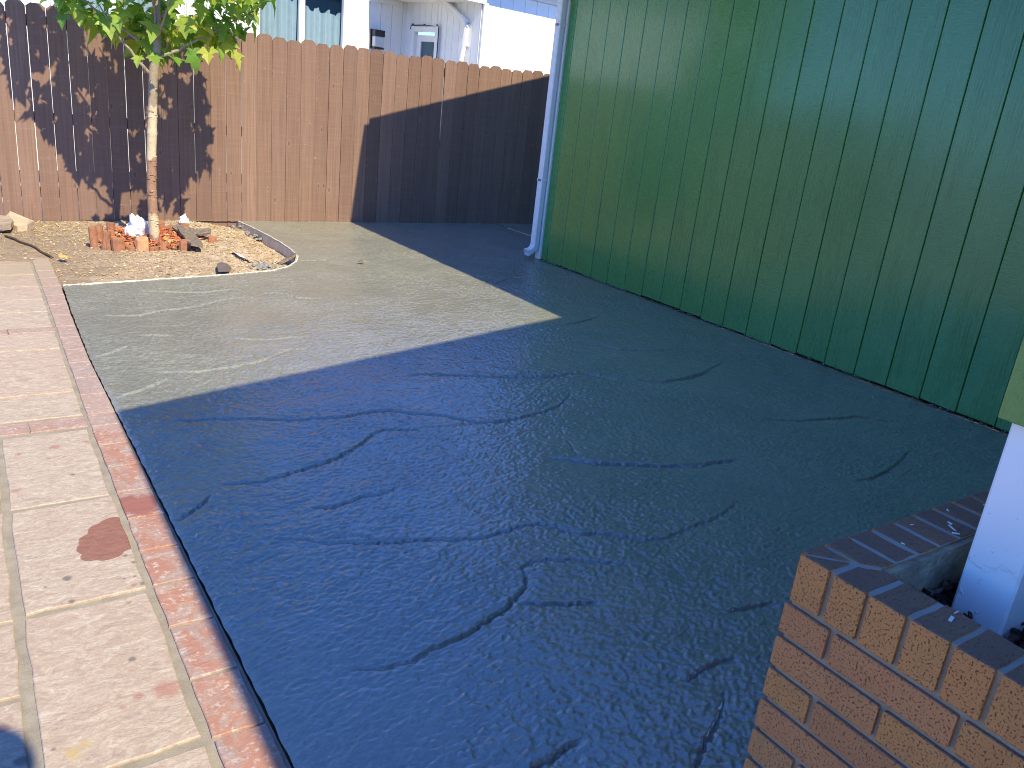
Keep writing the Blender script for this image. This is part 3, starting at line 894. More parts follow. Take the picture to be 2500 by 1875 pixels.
while k < 5200:
    x = cr.uniform(-.2, 2.34); y = cr.uniform(5.7, 8.0)
    if not in_bed1(x, y) or in_bed1(x + .03, y - .03) is False: continue
    dens = .12 if x < .55 else (.35 if (x < 1.0) else 1.0)
    if cr.random() > dens: continue
    if math.hypot((x - RING[0]) / RING[2], (y - RING[1]) / RING[3]) < .95: continue
    r = cr.choice([.003, .004, .004, .005, .006, .007, .009, .012]) * cr.uniform(.7, 1.35)
    rock_mesh(clods, (x, y, soil_z(x, y) + r * .25), r, cr)
    k += 1
tag(clods.build("soil_clods", MAT['clod']), kind='stuff')
for k in range(620):
    x = cr.gauss(.85, .40); y = cr.gauss(7.55, .22) if cr.random() < .6 else cr.uniform(5.9, 7.9)
    if cr.random() < .35: x = cr.uniform(1.4, 2.2)
    if y > 7.99 or not in_bed1(x, y) or x < .2 or not in_bed1(x + .05, y - .04): continue
    if math.hypot((x - RING[0]) / RING[2], (y - RING[1]) / RING[3]) < .95: continue
    chip_mesh(straw, (x, y, soil_z(x, y) + .006), cr.uniform(.02, .08), cr.uniform(.002, .006), .002, cr.uniform(0, 3.1), cr.gauss(0, .2), cr)
tag(straw.build("dry_grass_and_chips", MAT['straw']), kind='stuff')

# ------------------------------------------------------------------ fence
FY = 8.02
fence = empty("wooden_fence", (2.5, FY, 0), "brown stained dog-eared board fence behind the young tree and patio", "fence")
fr = random.Random(4)
gapw = {1: .011, 2: .006, 3: .006, 5: .007, 6: .009, 9: .007, 11: .006, 10: .005, 14: .002, 18: .004, 20: .006, 23: .005, 25: .007, 27: .004}
S0, SP = .5257, .14008
tiltd = {28: .006}
def gap(i): return gapw[i] * .62 if i in gapw else .0032 + (fr.random() ** 3) * .002
gaps = {i: gap(i) for i in range(-34, 66)}
for i in range(-33, 64):
    x0 = S0 + (i - 1) * SP + gaps[i - 1] / 2; x1 = S0 + i * SP - gaps[i] / 2
    w = x1 - x0; h = 1.692 + fr.uniform(-.014, .012)
    ear = .030 + fr.uniform(-.005, .004); eh = .030 + fr.uniform(-.006, .006)
    zb = -.05
    ol = [(x0, zb), (x1, zb), (x1, h - eh), (x1 - ear, h), (x0 + ear, h), (x0, h - eh)]
    th = math.radians(fr.gauss(0, .9)); dy = fr.uniform(-.0025, .003); lean = fr.gauss(0, .0007) + tiltd.get(i, 0) * -.9 + tiltd.get(i - 1, 0) * .3
    cxm = (x0 + x1) / 2
    m = MB()
    def fr_(a, b, t, th=th, dy=dy, lean=lean, cxm=cxm):
        u = a - cxm
        return (cxm + u * math.cos(th) + lean * b, FY + dy + t + u * math.sin(th), b)
    m.prism(ol, fr_, .016)
    # softened long edges
    m.build("picket", MAT['fence'], fence)
for z in (.22, .828, 1.566):
    MB().box((2.5, FY + .0225 + .019, z), (13.9, .038, .088)).build("rail", MAT['rail'], fence)
for k in range(6):
    MB().box((-3.1 + k * 2.44, FY + .062 + .045, .80), (.089, .089, 1.76)).build("post", MAT['rail'], fence)

# ------------------------------------------------------------------ green garage
WX = 4.555
garage = empty("green_garage", (WX, 6.2, 0), "glossy green garage wall of grooved vertical siding with white downspout", "garage")
gr = random.Random(9)
edges = [6.112] + [5.811 - k * .21846 + .21846 for k in range(0, 24)]
edges = [e_ for e_ in edges if e_ < 6.1] 
edges = [6.118] + edges
for k in range(len(edges) - 1):
    y1 = edges[k] - (.0018 if k else .0); y0 = edges[k + 1] + .0018
    if y0 < .9: break
    zb = .010 + gr.uniform(-.006, .008)
    # siding board with a ship-lap step on its far side and a ragged foot
    n = 9; prof = []
    b_ = .0035
    xo = WX + gr.uniform(-.0006, .0006)
    sec = [(y0, xo + .0115), (y0, xo + b_), (y0 + b_, xo), (y1 - .012, xo), (y1 - .010, xo + .002), (y1 - b_ * .6, xo + .0022), (y1, xo + .0022 + b_ * .7), (y1, xo + .0115)]
    m = MB(); V = []; 
    foot = [zb + gr.uniform(-.006, .006) for _ in sec]
    for (yy, xx), ft in zip(sec, foot): V.append((xx, yy, ft))
    for (yy, xx) in sec: V.append((xx, yy, 2.545))
    N = len(sec); F_ = [(i, i + 1, N + i + 1, N + i)[::-1] for i in range(N - 1)] + [tuple(range(N)), tuple(range(N, 2 * N))[::-1]]
    m.add(V, F_)
    m.build("siding_board", MAT['green'], garage)
MB().box((WX + .0155, 3.535, 1.28), (.006, 5.25, 2.53)).build("sheathing", mat_plain("groove_green", (.025, .12, .03), .6), garage)
MB().box((WX + 2.2, 3.545, 1.30), (4.29, 5.24, 2.58)).build("wall", MAT['green'], garage)
# roof with its eave over the green wall
sl = .29
ex, ez, ridge = 3.80, 2.626, 6.5
y0, y1 = .75, 6.487
m = MB()
rz = ez + sl * (ridge - ex)
sec = [(ex, ez), (ridge, rz), (2 * ridge - ex, ez), (2 * ridge - ex, ez - .05), (ridge, rz - .05), (ex, ez - .05)]
m.prism(sec, lambda a, b, t: (a, y0 + t, b), y1 - y0)
m.build("roof", MAT['roof'], garage)
MB().box(((3.83 + WX) / 2 + .01, (y0 + y1) / 2, 2.562), (WX - 3.83, y1 - y0 - .06, .012)).build("soffit", MAT['white'], garage)
m = MB(); m.box((3.815, (y0 + y1) / 2, 2.50 + .035), (.02, y1 - y0 - .02, .12)); m.build("fascia", MAT['white'], garage)
m = MB()
gsec = [(3.745, 2.565), (3.752, 2.485), (3.775, 2.468), (3.803, 2.468), (3.803, 2.565), (3.799, 2.565), (3.799, 2.473), (3.777, 2.473), (3.757, 2.487), (3.750, 2.565)]
m.prism(gsec, lambda a, b, t: (a, y0 + t, b), y1 - y0)
gut = m.build("gutter", MAT['white_metal'], garage)
MB().add([(3.803, y1, 2.468), (3.775, y1, 2.468), (3.752, y1, 2.485), (3.745, y1, 2.565), (3.803, y1, 2.565)], [(0, 1, 2, 3, 4)]).build("end_cap", MAT['white_metal'], gut)
# gable siding under the far rake
m = MB(); m.add([(WX, 6.165, 2.55), (2 * ridge - WX, 6.165, 2.55), (ridge, 6.165, rz - .06)], [(0, 1, 2)]); m.build("gable", MAT['green_trim'], garage)
# corner board, downspout, shoe and straps
MB().box((WX - .004, 6.157, 1.275), (.022, .075, 2.55), bev=.003).build("corner_board", MAT['white'], garage)
def rect_tube(m, pts, w, d, side=Vector((0, 1, 0)), r=.010):
    """tube of rounded-rectangle section; w across 'side', d across the other way"""
    pts = [Vector(p) for p in pts]
    loop = []
    for sx_, sy_2 in ((1, 1), (-1, 1), (-1, -1), (1, -1)):
        c = (sx_ * (w / 2 - r), sy_2 * (d / 2 - r))
        a0 = {(1, 1): 0, (-1, 1): 90, (-1, -1): 180, (1, -1): 270}[(sx_, sy_2)]
        for t in (0, 45, 90):
            a = math.radians(a0 + t); loop.append((c[0] + r * math.cos(a), c[1] + r * math.sin(a)))
    N = len(loop); V = []; F_ = []
    for i, p in enumerate(pts):
        d_ = (pts[min(i + 1, len(pts) - 1)] - pts[max(i - 1, 0)]).normalized()
        b2 = side.cross(d_).normalized()
        for a, b_ in loop: V.append(p + side * a + b2 * b_)
    for i in range(len(pts) - 1):
        for k2 in range(N):
            F_.append((i * N + k2, i * N + (k2 + 1) % N, (i + 1) * N + (k2 + 1) % N, (i + 1) * N + k2))
    m.add(V, F_)
    return m
DX, DY = WX - .055, 6.165
m = MB(); rect_tube(m, [(DX, DY, 2.46), (DX, DY, .16), (DX, DY, .125), (DX - .015, DY, .095), (DX - .04, DY, .075), (DX - .085, DY, .058)], .074, .054)
ds = m.build("downspout", MAT['white_metal'], garage)
m = MB()
for o_ in (-.024, -.008, .008, .024):
    m.tube([(DX - .027, DY + o_, 2.4), (DX - .027, DY + o_, .15)], .0022, 5)
m.build("rib", MAT['white_metal'], ds)
m = MB(); rect_tube(m, [(DX - .062, DY, .0665), (DX - .086, DY, .0575)], .080, .060); m.build("shoe_lip", MAT['white_metal'], ds)
for z in (.72, 2.02):
    MB().box((DX + .004, DY, z), (.062, .080, .024), bev=.002).build("strap", MAT['white_metal'], ds)
m = MB(); rect_tube(m, [(3.77, DY, 2.47), (3.80, DY, 2.44), (4.44, DY, 2.30), (DX, DY, 2.26)], .07, .05); m.build("elbow", MAT['white_metal'], ds)

# ------------------------------------------------------------------ brick planter
PZ = .748
planter = empty("brick_planter", (1.3, .5, 0), "orange brown brick planter box with upright cap bricks at lower right corner", "planter")
br = random.Random(15)
def brick_poly(ol, z0, z1, ch=.0035):
    cen = sum((Vector(p) for p in ol), Vector((0, 0))) / len(ol)
    def ins(p, d):
        v = Vector(p) - cen; return cen + v * (1 - d / max(v.length, .01))
    N = len(ol); V = []
    rings = [(z0, ch), (z0 + ch, 0), (z1 - ch, 0), (z1 - ch * .3, ch * .35), (z1, ch * 1.1)]
    for z, d in rings:
        for p in ol:
            q = ins(p, d); V.append((q.x, q.y, z))
    F_ = []
    for r in range(len(rings) - 1):
        for i in range(N):
            j = (i + 1) % N; F_.append((r * N + i, r * N + j, (r + 1) * N + j, (r + 1) * N + i))
    F_.append(tuple(range(N))[::-1]); F_.append(tuple((len(rings) - 1) * N + i for i in range(N)))
    m = MB(); m.add(V, F_); return m
def refine(ol, k=3, j=.0012):
    out = []
    for i in range(len(ol)):
        a, c = Vector(ol[i]), Vector(ol[(i + 1) % len(ol)])
        for t in range(k):
            p = a.lerp(c, t / k)
            out.append((p.x + br.uniform(-j, j), p.y + br.uniform(-j, j)))
    return out
YB = .681; XB = 1.10; J = .0088
# cap course: front run
def clip_half(poly, fn):
    out = []
    for i in range(len(poly)):
        a, c = poly[i], poly[(i + 1) % len(poly)]
        fa, fc = fn(a), fn(c)
        if fa >= 0: out.append(a)
        if fa * fc < 0:
            t = fa / (fa - fc); out.append((a[0] + (c[0] - a[0]) * t, a[1] + (c[1] - a[1]) * t))
    return out
diag_f = lambda p: (YB - p[1]) - (p[0] - XB) - .006      # below the mitre
diag_b = lambda p: -((YB - p[1]) - (p[0] - XB)) - .006
for k in range(24):
    y1 = YB - k * .0656 - (J / 2 if k else 0); y0 = YB - (k + 1) * .0656 + J / 2
    ol = clip_half([(XB, y0), (XB + .093, y0), (XB + .093, y1), (XB, y1)], diag_f)
    if len(ol) < 3: continue
    z1 = PZ + br.uniform(-.0015, .0015)
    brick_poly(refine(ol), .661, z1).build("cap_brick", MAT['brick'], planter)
for k in range(18):
    x0 = XB + k * .0672 + (J / 2 if k else 0); x1 = XB + (k + 1) * .0672 - J / 2
    ol = clip_half([(x0, YB - .093), (x1, YB - .093), (x1, YB), (x0, YB)], diag_b)
    if len(ol) < 3: continue
    z1 = PZ + br.uniform(-.0015, .0015)
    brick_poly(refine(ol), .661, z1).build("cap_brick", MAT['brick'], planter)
for r in range(10):
    z1 = .6525 - r * .066; z0 = z1 - .0572
    if r % 2 == 0: y = YB; lens = [.0865] + [.2037] * 6
    else: y = YB; lens = [.1935] + [.2037] * 6
    for q, L in enumerate(lens):
        ya, yb = y - L, y
        depth = .2037 if (q == 0 and r % 2 == 0) else .092
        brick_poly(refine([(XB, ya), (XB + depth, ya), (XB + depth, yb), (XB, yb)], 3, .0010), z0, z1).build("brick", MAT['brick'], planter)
        y = ya - J
    x = XB + (.2037 if r % 2 == 0 else .092) + J
    L = .2037
    for q in range(5):
        brick_poly(refine([(x, YB - .092), (x + L, YB - .092), (x + L, YB), (x, YB)], 2, .0010), z0, z1).build("brick", MAT['brick'], planter)
        x += L + J
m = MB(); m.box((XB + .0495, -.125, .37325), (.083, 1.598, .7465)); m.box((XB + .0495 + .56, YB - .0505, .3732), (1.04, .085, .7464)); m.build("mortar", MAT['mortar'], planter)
m = MB(); m.box((XB + .64, YB - .0965, .54), (1.10, .016, .405)); m.box((XB + .0965, -.16, .53), (.014, 1.46, .36)); m.build("parge_coat", MAT['parge'], planter)
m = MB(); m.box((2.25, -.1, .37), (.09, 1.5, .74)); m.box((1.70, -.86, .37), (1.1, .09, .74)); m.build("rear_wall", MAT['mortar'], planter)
m = MB()
for k in range(1100):
    x = br.uniform(1.21, 1.75); y = br.uniform(-.3, .575)
    chip_mesh(m, (x, y, .645 + br.uniform(0, .030)), br.uniform(.015, .06), br.uniform(.006, .018), .005, br.uniform(0, 3.1), br.gauss(0, .45), br)
m.add([(1.2, -.8, .645), (2.2, -.8, .645), (2.2, .58, .645), (1.2, .58, .645)], [(0, 1, 2, 3)])
tag(m.build("planter_mulch", MAT['dark_mulch']), kind='stuff')
m = MB()
for x, y, z, s_ in [(1.455, .615, PZ, .012), (1.44, .60, PZ, .008), (1.47, .628, PZ, .006), (1.16, .453, PZ, .010), (1.185, .459, PZ, .006), (1.39, .655, PZ, .004), (1.305, .62, PZ, .004),
                    (1.52, .66, PZ, .005), (1.62, .64, PZ, .004), (1.42, .5865, .70, .008)]:
    a = br.uniform(0, 3.1)
    chip_mesh(m, (x, y, z + .002), s_ * 1.6, s_ * .6, .0015, a, 0, br)
tag(m.build("paint_flakes", MAT['white']), kind='stuff')

# ------------------------------------------------------------------ porch of the near house (its roof throws the shade over the patio)
porch = empty("porch", (1.39, .49, 0), "white wooden post under green siding panel rising from the brick planter", "porch")
MB().box((1.3895, .4905, 1.56), (.089, .085, 2.10), bev=.004).build("post", MAT['post'], porch)
yb = .548
pe = [yb, .500, .30, .10, -.10, -.30, -.50, -.70, -.90, -1.10, -1.30, -1.50, -1.70, -1.90, -2.10, -2.30, -2.5]
for k in range(len(pe) - 1):
    MB().box((1.3335, (pe[k] + pe[k + 1]) / 2, 1.785), (.015, pe[k] - pe[k + 1] - (.004 if k else .001), 1.55), bev=.0015).build("siding_board", MAT['green_trim'], porch)
MB().box((1.3425, -.98, 1.79), (.0025, 3.02, 1.53)).build("panel_backing", MAT['rail'], porch)
m = MB()
for y_, z_ in ((.525, 1.085), (.525, 1.4), (.40, 1.085)): m.tube([(1.3262, y_, z_), (1.3240, y_, z_)], [.006, .003], 8)
m.build("nail_head", MAT['green_trim'], porch)
m = MB()
exn, ezn, rdx = .765, 2.45, 4.8
rzn = ezn + sl * (rdx - exn)
cor = []
for yy, shift in ((1.097, 0.0), (-6.0, -.13)):
    for (x_, z_) in [(exn + shift, ezn), (rdx, rzn), (2 * rdx - exn, ezn), (2 * rdx - exn, ezn - .09), (rdx, rzn - .09), (exn + shift, ezn - .09)]:
        cor.append((x_, yy, z_))
m.add(cor, [tuple(range(6)), tuple(range(6, 12))[::-1]] + [(i, (i + 1) % 6, 6 + (i + 1) % 6, 6 + i)[::-1] for i in range(6)])
m.build("roof", MAT['roof'], porch)
MB().box((5.0, -2.65, 1.25), (7.3, .12, 2.5)).build("wall", MAT['green_trim'], porch)
m = MB(); m.box((1.39, -1.05, 2.56), (.085, 3.1, .10)); m.build("beam", MAT['white'], porch)

# crumbs of concrete and paint along the foot of the garage wall
m = MB()
for k in range(420):
    y = br.uniform(1.3, 6.1)
    rock_mesh(m, (WX - abs(br.gauss(0, .008)), y, .001 + br.uniform(0, .006)), br.choice([.003, .004, .006, .009]) * br.uniform(.6, 1.2), br)
tag(m.build("wall_foot_crumbs", MAT['rubble']), kind='stuff')

# ------------------------------------------------------------------ neighbour's white house
hz = 0.0
house = empty("white_house", (6.095, 12.3, 0), "white sided house behind the fence with curtained windows and small door", "house")
house.rotation_euler = (0, 0, math.radians(11))
def hb(mb, name, mat, parent=None, smooth=False):
    o = mb.build(name, mat, None, smooth)
    o.parent = parent or house
    o.location = (0, 0, 0)
    return o
hr = random.Random(31)
def boards_u(u0, u1, v, z0, z1, pitch, holes=()):
    u = u0
    while u < u1 - .01:
        ue = min(u + pitch, u1)
        spans = [(z0, z1)]
        for (a, b_, c, d) in holes:
            if ue > a + .005 and u < b_ - .005:
                spans = [(z0, c), (d, z1)]
        for (s0, s1) in spans:
            if s1 - s0 < .02: continue
            hb(MB().box(((u + ue) / 2, v + .006, (s0 + s1) / 2), (ue - u - .006, .012, s1 - s0)), "siding_board", MAT['white'])
        u = ue
Wz0, Wz1 = 1.25, 2.75
win = [(-2.53, -1.09), (-5.0, -3.66)]
# cut boards at window edges
segs = [(-9.0, -5.0), (-3.66, -2.53), (-1.09, 0.0)]
for a, b_ in segs: boards_u(a, b_, -.012, 0, 3.25, .2)
for a, b_ in win:
    boards_u(a, b_, -.012, 0, Wz0, .36); boards_u(a, b_, -.012, Wz1, 3.25, .36)
m = MB(); 
for a, b_ in segs: m.box(((a + b_) / 2, .04, 1.62), (b_ - a, .07, 3.24))
for a, b_ in win: m.box(((a + b_) / 2, .04, Wz0 / 2), (b_ - a, .07, Wz0)); m.box(((a + b_) / 2, .04, (Wz1 + 3.24) / 2), (b_ - a, .07, 3.24 - Wz1))
hb(m, "wall", MAT['white'])
for (a, b_) in win:
    w = empty("window"); w.parent = house; w.location = (0, 0, 0)
    m = MB(); c0 = (Wz0 + Wz1) / 2; hh = Wz1 - Wz0
    for u in (a + .036, b_ - .036): m.box((u, -.02, c0), (.072, .06, hh))
    mid = (a + b_) / 2 + (0.0 if a < -3 else -.01)
    m.box((mid, -.012, c0), (.085, .05, hh - .15))
    for z in (Wz0 + .036, Wz1 - .036): m.box(((a + b_) / 2, -.021, z), (b_ - a - .146, .058, .07))
    hb(m, "frame", MAT['white'], w)
    for (p, q) in ((a + .074, mid - .044), (mid + .044, b_ - .074)):
        hb(MB().box(((p + q) / 2, .004, c0), (q - p, .006, hh - .148)), "pane", MAT['glass'], w)
        # gathered curtain with a wavy head
        n = 60; V = []; F_ = []
        ztop = 2.36 if p < mid - .1 else 2.27
        for i in range(n + 1):
            t = i / n; u = p + .01 + (q - p - .02) * t
            v = .045 + .022 * math.sin(t * 42 + hr.uniform(-.3, .3)) + .012 * math.sin(t * 17 + 1)
            zt = ztop + .028 * math.sin(t * 20) - .03 * t + .01 * math.sin(t * 47)
            V += [(u, v, Wz0 - .05), (u, v + .004, (Wz0 + zt) / 2), (u, v, zt)]
        for i in range(n):
            for k2 in range(2): F_.append((i * 3 + k2, i * 3 + 3 + k2, i * 3 + 4 + k2, i * 3 + 1 + k2))
        m = MB(); m.add(V, F_); hb(m, "curtain", MAT['curtain'], w, True)
    hb(MB().box(((a + b_) / 2, .9, 2.1), (b_ - a + .9, .04, 2.2)).box(((a + b_) / 2, .49, 3.1), (b_ - a + .9, .78, .04)).box((a - .42, .49, 2.1), (.04, .78, 2.0)).box((b_ + .42, .49, 2.1), (.04, .78, 2.0)), "room", MAT['dark'], w)
# door wall, facing left, under the entry roof
def boards_v(v0, v1, z0, z1, pitch, holes=()):
    v = v1
    while v > v0 + .01:
        ve = max(v - pitch, v0)
        hb(MB().box((.006 - .012, (v + ve) / 2, (z0 + z1) / 2), (.012, v - ve - .005, z1 - z0)), "siding_board", MAT['white'])
        v = ve
boards_v(-.185, -.001, 0, 2.60, .14)
boards_v(-.83, -.185, 2.24, 2.60, .14)
boards_v(-1.69, -.83, 0, 2.60, .14)
m = MB(); m.box((.05, -.0925, 1.4), (.09, .185, 2.8)); m.box((.05, -.5075, 2.52), (.09, .645, .56)); m.box((.05, -1.26, 1.4), (.09, .86, 2.8)); hb(m, "wall", MAT['white'])
d = empty("door"); d.parent = house; d.location = (0, 0, 0)
m = MB()
m.box((-.015, -.222, 1.20), (.07, .075, 2.10)); m.box((-.015, -.793, 1.20), (.07, .075, 2.10)); m.box((-.016, -.5075, 2.205), (.068, .496, .07))
hb(m, "frame", MAT['white'], d)
m = MB(); m.box((.03, -.31, 1.12), (.035, .1, 2.02)); m.box((.03, -.74, 1.12), (.035, .03, 2.02)); m.box((.03, -.555, 2.085), (.034, .39, .09)); m.box((.03, -.555, .75), (.034, .39, 1.3)); hb(m, "leaf_panel", MAT['white'], d)
hb(MB().box((.035, -.555, 1.72), (.008, .39, .66)), "pane", MAT['glass'], d)
hb(MB().box((.06, -.53, 1.72), (.005, .42, .8)), "blind", mat_plain("grey_blind", (.30, .32, .34), .7), d)
m = MB(); m.tube([(-.052, -.835, .2), (-.052, -.838, 2.25), (-.052, -.50, 2.262), (-.052, -.185, 2.252), (-.052, -.175, 2.20)], .008, 6)
for v_ in (-.80, -.5, -.22): m.box((-.05, v_, 2.268), (.02, .022, .02))
hb(m, "cable", MAT['black'], d)
# right wing, facing the patio
boards_u(.075, 5.2, -1.707, 0, 2.74, .245)
hb(MB().box((.035, -1.712, 1.38), (.078, .03, 2.76)), "corner_board", MAT['white'])
hb(MB().box((2.62, -1.655, 1.40), (5.16, .07, 2.72)), "wall", MAT['white'])
hb(MB().box((2.6, -1.73, 2.80), (5.3, .02, .10)), "fascia", MAT['white'])
m = MB(); m.add([(-.2, -2.0, 2.86), (5.4, -2.0, 2.86), (5.4, 2.5, 4.0), (-.2, 2.5, 4.0), (-.2, -2.0, 2.92), (5.4, -2.0, 2.92), (5.4, 2.5, 4.06), (-.2, 2.5, 4.06)],
      [(0, 1, 2, 3)[::-1], (4, 5, 6, 7), (0, 1, 5, 4), (1, 2, 6, 5), (2, 3, 7, 6), (3, 0, 4, 7)]); hb(m, "roof", MAT['roof'])
m = MB(); m.add([(-9.3, -.3, 3.26), (-.2, -.3, 3.26), (-.2, 3.5, 4.3), (-9.3, 3.5, 4.3), (-9.3, -.3, 3.33), (-.2, -.3, 3.33), (-.2, 3.5, 4.37), (-9.3, 3.5, 4.37)],
      [(0, 1, 2, 3)[::-1], (4, 5, 6, 7), (0, 1, 5, 4), (1, 2, 6, 5), (2, 3, 7, 6), (3, 0, 4, 7)]); hb(m, "roof", MAT['roof'])
# entry roof
hb(MB().box((-.362, -.87, 2.61), (.72, 1.72, .08)), "soffit", MAT['white'])
hb(MB().box((-.42, -.012 - .012, 2.53), (.60, .02, .07)), "soffit_trim", MAT['white'])
hb(MB().box((-.375, -1.745, 2.66), (.75, .03, .2)), "fascia", MAT['white'])
# diagonal downspout
m = MB(); m.tube([(-.06, -.55, 2.80), (-.06, -.92, 2.605), (-.065, -1.40, 2.345), (-.065, -1.47, 2.30), (-.065, -1.475, 2.24), (-.065, -1.40, 1.80), (-.065, -1.39, .2)], .036, 10)
o = hb(m, "downspout", MAT['white_metal'], smooth=True)
m = MB(); m.box((-.04, -1.435, 2.02), (.05, .095, .03)); hb(m, "strap", MAT['white_metal'], o)
l = empty("wall_lamp"); l.parent = house; l.location = (0, 0, 0)
m = MB(); m.box((-.576, -.035, 1.99), (.20, .02, .27)); m.box((-.576, -.085, 2.075), (.175, .10, .085)); m.box((-.576, -.085, 1.868), (.17, .09, .022)); hb(m, "housing", MAT['black'], l)
hb(MB().box((-.576, -.088, 1.957), (.160, .085, .150), bev=.01), "lamp_glass", MAT['lampglass'], l)

# ------------------------------------------------------------------ maple tree
tree = empty("maple_tree", (1.337, 6.9, 0), "young maple tree with pale scarred trunk and bright green leaves before the fence", "tree")
tr_pts = [(1.340, 6.90, -.06), (1.337, 6.9, 0), (1.332, 6.9, .15), (1.328, 6.9, .314), (1.326, 6.9, .45), (1.331, 6.9, .563), (1.335, 6.9, .70), (1.344, 6.9, .838), (1.352, 6.9, .96), (1.358, 6.9, 1.076),
          (1.364, 6.9, 1.2), (1.376, 6.9, 1.329), (1.40, 6.9, 1.45), (1.412, 6.9, 1.62), (1.42, 6.92, 1.9), (1.40, 6.93, 2.3), (1.39, 6.9, 2.75), (1.40, 6.9, 3.05)]
tr_rad = [.044, .040, .037, .0355, .036, .0355, .034, .034, .0335, .033, .0325, .034, .030, .024, .019, .014, .009, .004]
tr_rng = random.Random(2)
# finer rings with bumps
P_, R_ = [], []
for i in range(len(tr_pts) - 1):
    for k in range(6):
        t = k / 6
        P_.append(Vector(tr_pts[i]).lerp(Vector(tr_pts[i + 1]), t))
        R_.append((tr_rad[i] + (tr_rad[i + 1] - tr_rad[i]) * t) * (1 + tr_rng.uniform(-.035, .045) + (.10 if tr_rng.random() < .07 else 0)))
m = MB(); m.tube(P_, R_, 14)
for k in range(34):                                   # peeling flakes and scars on the lower bark
    z = tr_rng.choice([.16, .2, .27, .38, .40, .52, .63, .63, .64, .70, .98, 1.0]) + tr_rng.uniform(-.03, .03); a = tr_rng.uniform(-2.6, .1)
    x = float(np.interp(z, [p[2] for p in tr_pts], [p[0] for p in tr_pts])); r = float(np.interp(z, [p[2] for p in tr_pts], tr_rad))
    chip_mesh(m, (x + math.cos(a) * r, 6.9 + math.sin(a) * r, z), tr_rng.uniform(.008, .03), tr_rng.uniform(.006, .016), .006, a + 1.57, 0, tr_rng)
trunk = m.build("trunk", MAT['bark'], tree, True)
limbs = [
    [(1.372, 6.9, 1.36), (1.311, 6.92, 1.474), (1.13, 7.02, 1.615), (.97, 7.13, 1.72), (.78, 7.24, 1.88)],
    [(1.36, 6.9, 1.27), (1.251, 6.88, 1.365), (1.125, 6.88, 1.525), (1.02, 6.92, 1.72)],
    [(1.40, 6.9, 1.40), (1.52, 6.88, 1.45), (1.604, 6.86, 1.509), (1.738, 6.83, 1.582), (1.906, 6.79, 1.70), (2.15, 6.75, 1.86)],
    [(1.41, 6.9, 1.55), (1.38, 6.85, 1.72), (1.36, 6.8, 2.0), (1.33, 6.7, 2.35)],
    [(1.415, 6.9, 1.65), (1.6, 7.0, 1.85), (1.8, 7.05, 2.15), (1.95, 7.1, 2.45)],
    [(1.415, 6.9, 1.75), (1.2, 7.02, 1.95), (.95, 7.15, 2.2), (.72, 7.25, 2.4)],
    [(1.41, 6.92, 2.0), (1.55, 6.75, 2.3), (1.68, 6.6, 2.6)],
    [(1.40, 6.93, 2.2), (1.2, 6.95, 2.5), (1.02, 6.9, 2.8)],
    [(1.40, 6.92, 1.6), (1.45, 7.15, 1.8), (1.5, 7.4, 2.05)],
    [(1.40, 6.92, 1.5), (1.42, 6.65, 1.7), (1.46, 6.4, 1.95)],
]
for L in limbs:
    n = len(L)
    P2 = []
    for i in range(n - 1):
        for k in range(3):
            p = Vector(L[i]).lerp(Vector(L[i + 1]), k / 3)
            P2.append(p + Vector((tr_rng.gauss(0, .004), tr_rng.gauss(0, .004), tr_rng.gauss(0, .004))))
    P2.append(Vector(L[-1]))
    r0 = .0135 if L[0][2] < 1.5 else .011
    MB().tube(P2, [r0 * (1 - .75 * i / len(P2)) for i in range(len(P2))], 8).build("branch", MAT['bark'] if L[0][2] < 1.5 else MAT['twig'], trunk, True)

def leaf_mesh(name, seed):
    q = random.Random(seed)
    half = [(.0, .0), (.17, -.08), (.36, -.05), (.31, .08), (.44, .19), (.63, .40), (.44, .41), (.26, .45), (.31, .62), (.17, .71), (.0, 1.0)]
    half = [(x * q.uniform(.9, 1.1), y + q.uniform(-.02, .02)) for x, y in half]
    rim = half + [(-x * q.uniform(.9, 1.1), y + q.uniform(-.02, .02)) for x, y in half[-2:0:-1]]
    fold = q.uniform(.10, .42); droop = q.uniform(.12, .5); curl = q.uniform(-.12, .12)
    def z(x, y): return fold * abs(x) * .9 - droop * y * y + curl * x * y - .25 * max(abs(x) - .3, 0)
    V = [(0, .12, .0), (0, .38, -droop * .14), (0, .68, -droop * .46)]
    V += [(x, y, z(x, y)) for x, y in rim]
    n = len(rim); F_ = []
    for i in range(n):
        j = (i + 1) % n
        ym = (rim[i][1] + rim[j][1]) / 2
        c = 0 if ym < .16 else (1 if ym < .55 else 2)
        F_.append((c, 3 + i, 3 + j))
    # close the seams between the three midrib fans
    def cen(i, j): 
        ym = (rim[i][1] + rim[j][1]) / 2; return 0 if ym < .16 else (1 if ym < .55 else 2)
    for i in range(n):
        a, c = cen(i - 1, i), cen(i, (i + 1) % n)
        if a != c: F_.append((a, 3 + i, c) if True else None)
    # leaf stalk
    b = len(V)
    V += [(-.012, -.02, .0), (.012, -.02, .0), (.012, -.62, .16), (-.012, -.62, .16), (0, 0, -.02), (0, -.62, .14)]
    F_ += [(b, b + 1, b + 2, b + 3), (b + 1, b + 4, b + 5, b + 2), (b + 4, b, b + 3, b + 5)]
    me = bpy.data.meshes.new(name); me.from_pydata(V, [], F_); me.update(); me.materials.append(MAT['leaf'])
    return me
leaf_me = [leaf_mesh("leaf", s_) for s_ in range(8)]
lr = random.Random(19)
def low(x): return float(np.interp(x, [.45, .58, .75, .85, .95, 1.05, 1.18, 1.27, 1.45, 1.65, 1.80, 1.92, 2.05, 2.2, 2.38], [2.15, 2.0, 1.66, 1.55, 1.53, 1.50, 1.42, 1.33, 1.34, 1.38, 1.46, 1.50, 1.60, 1.72, 1.95]))
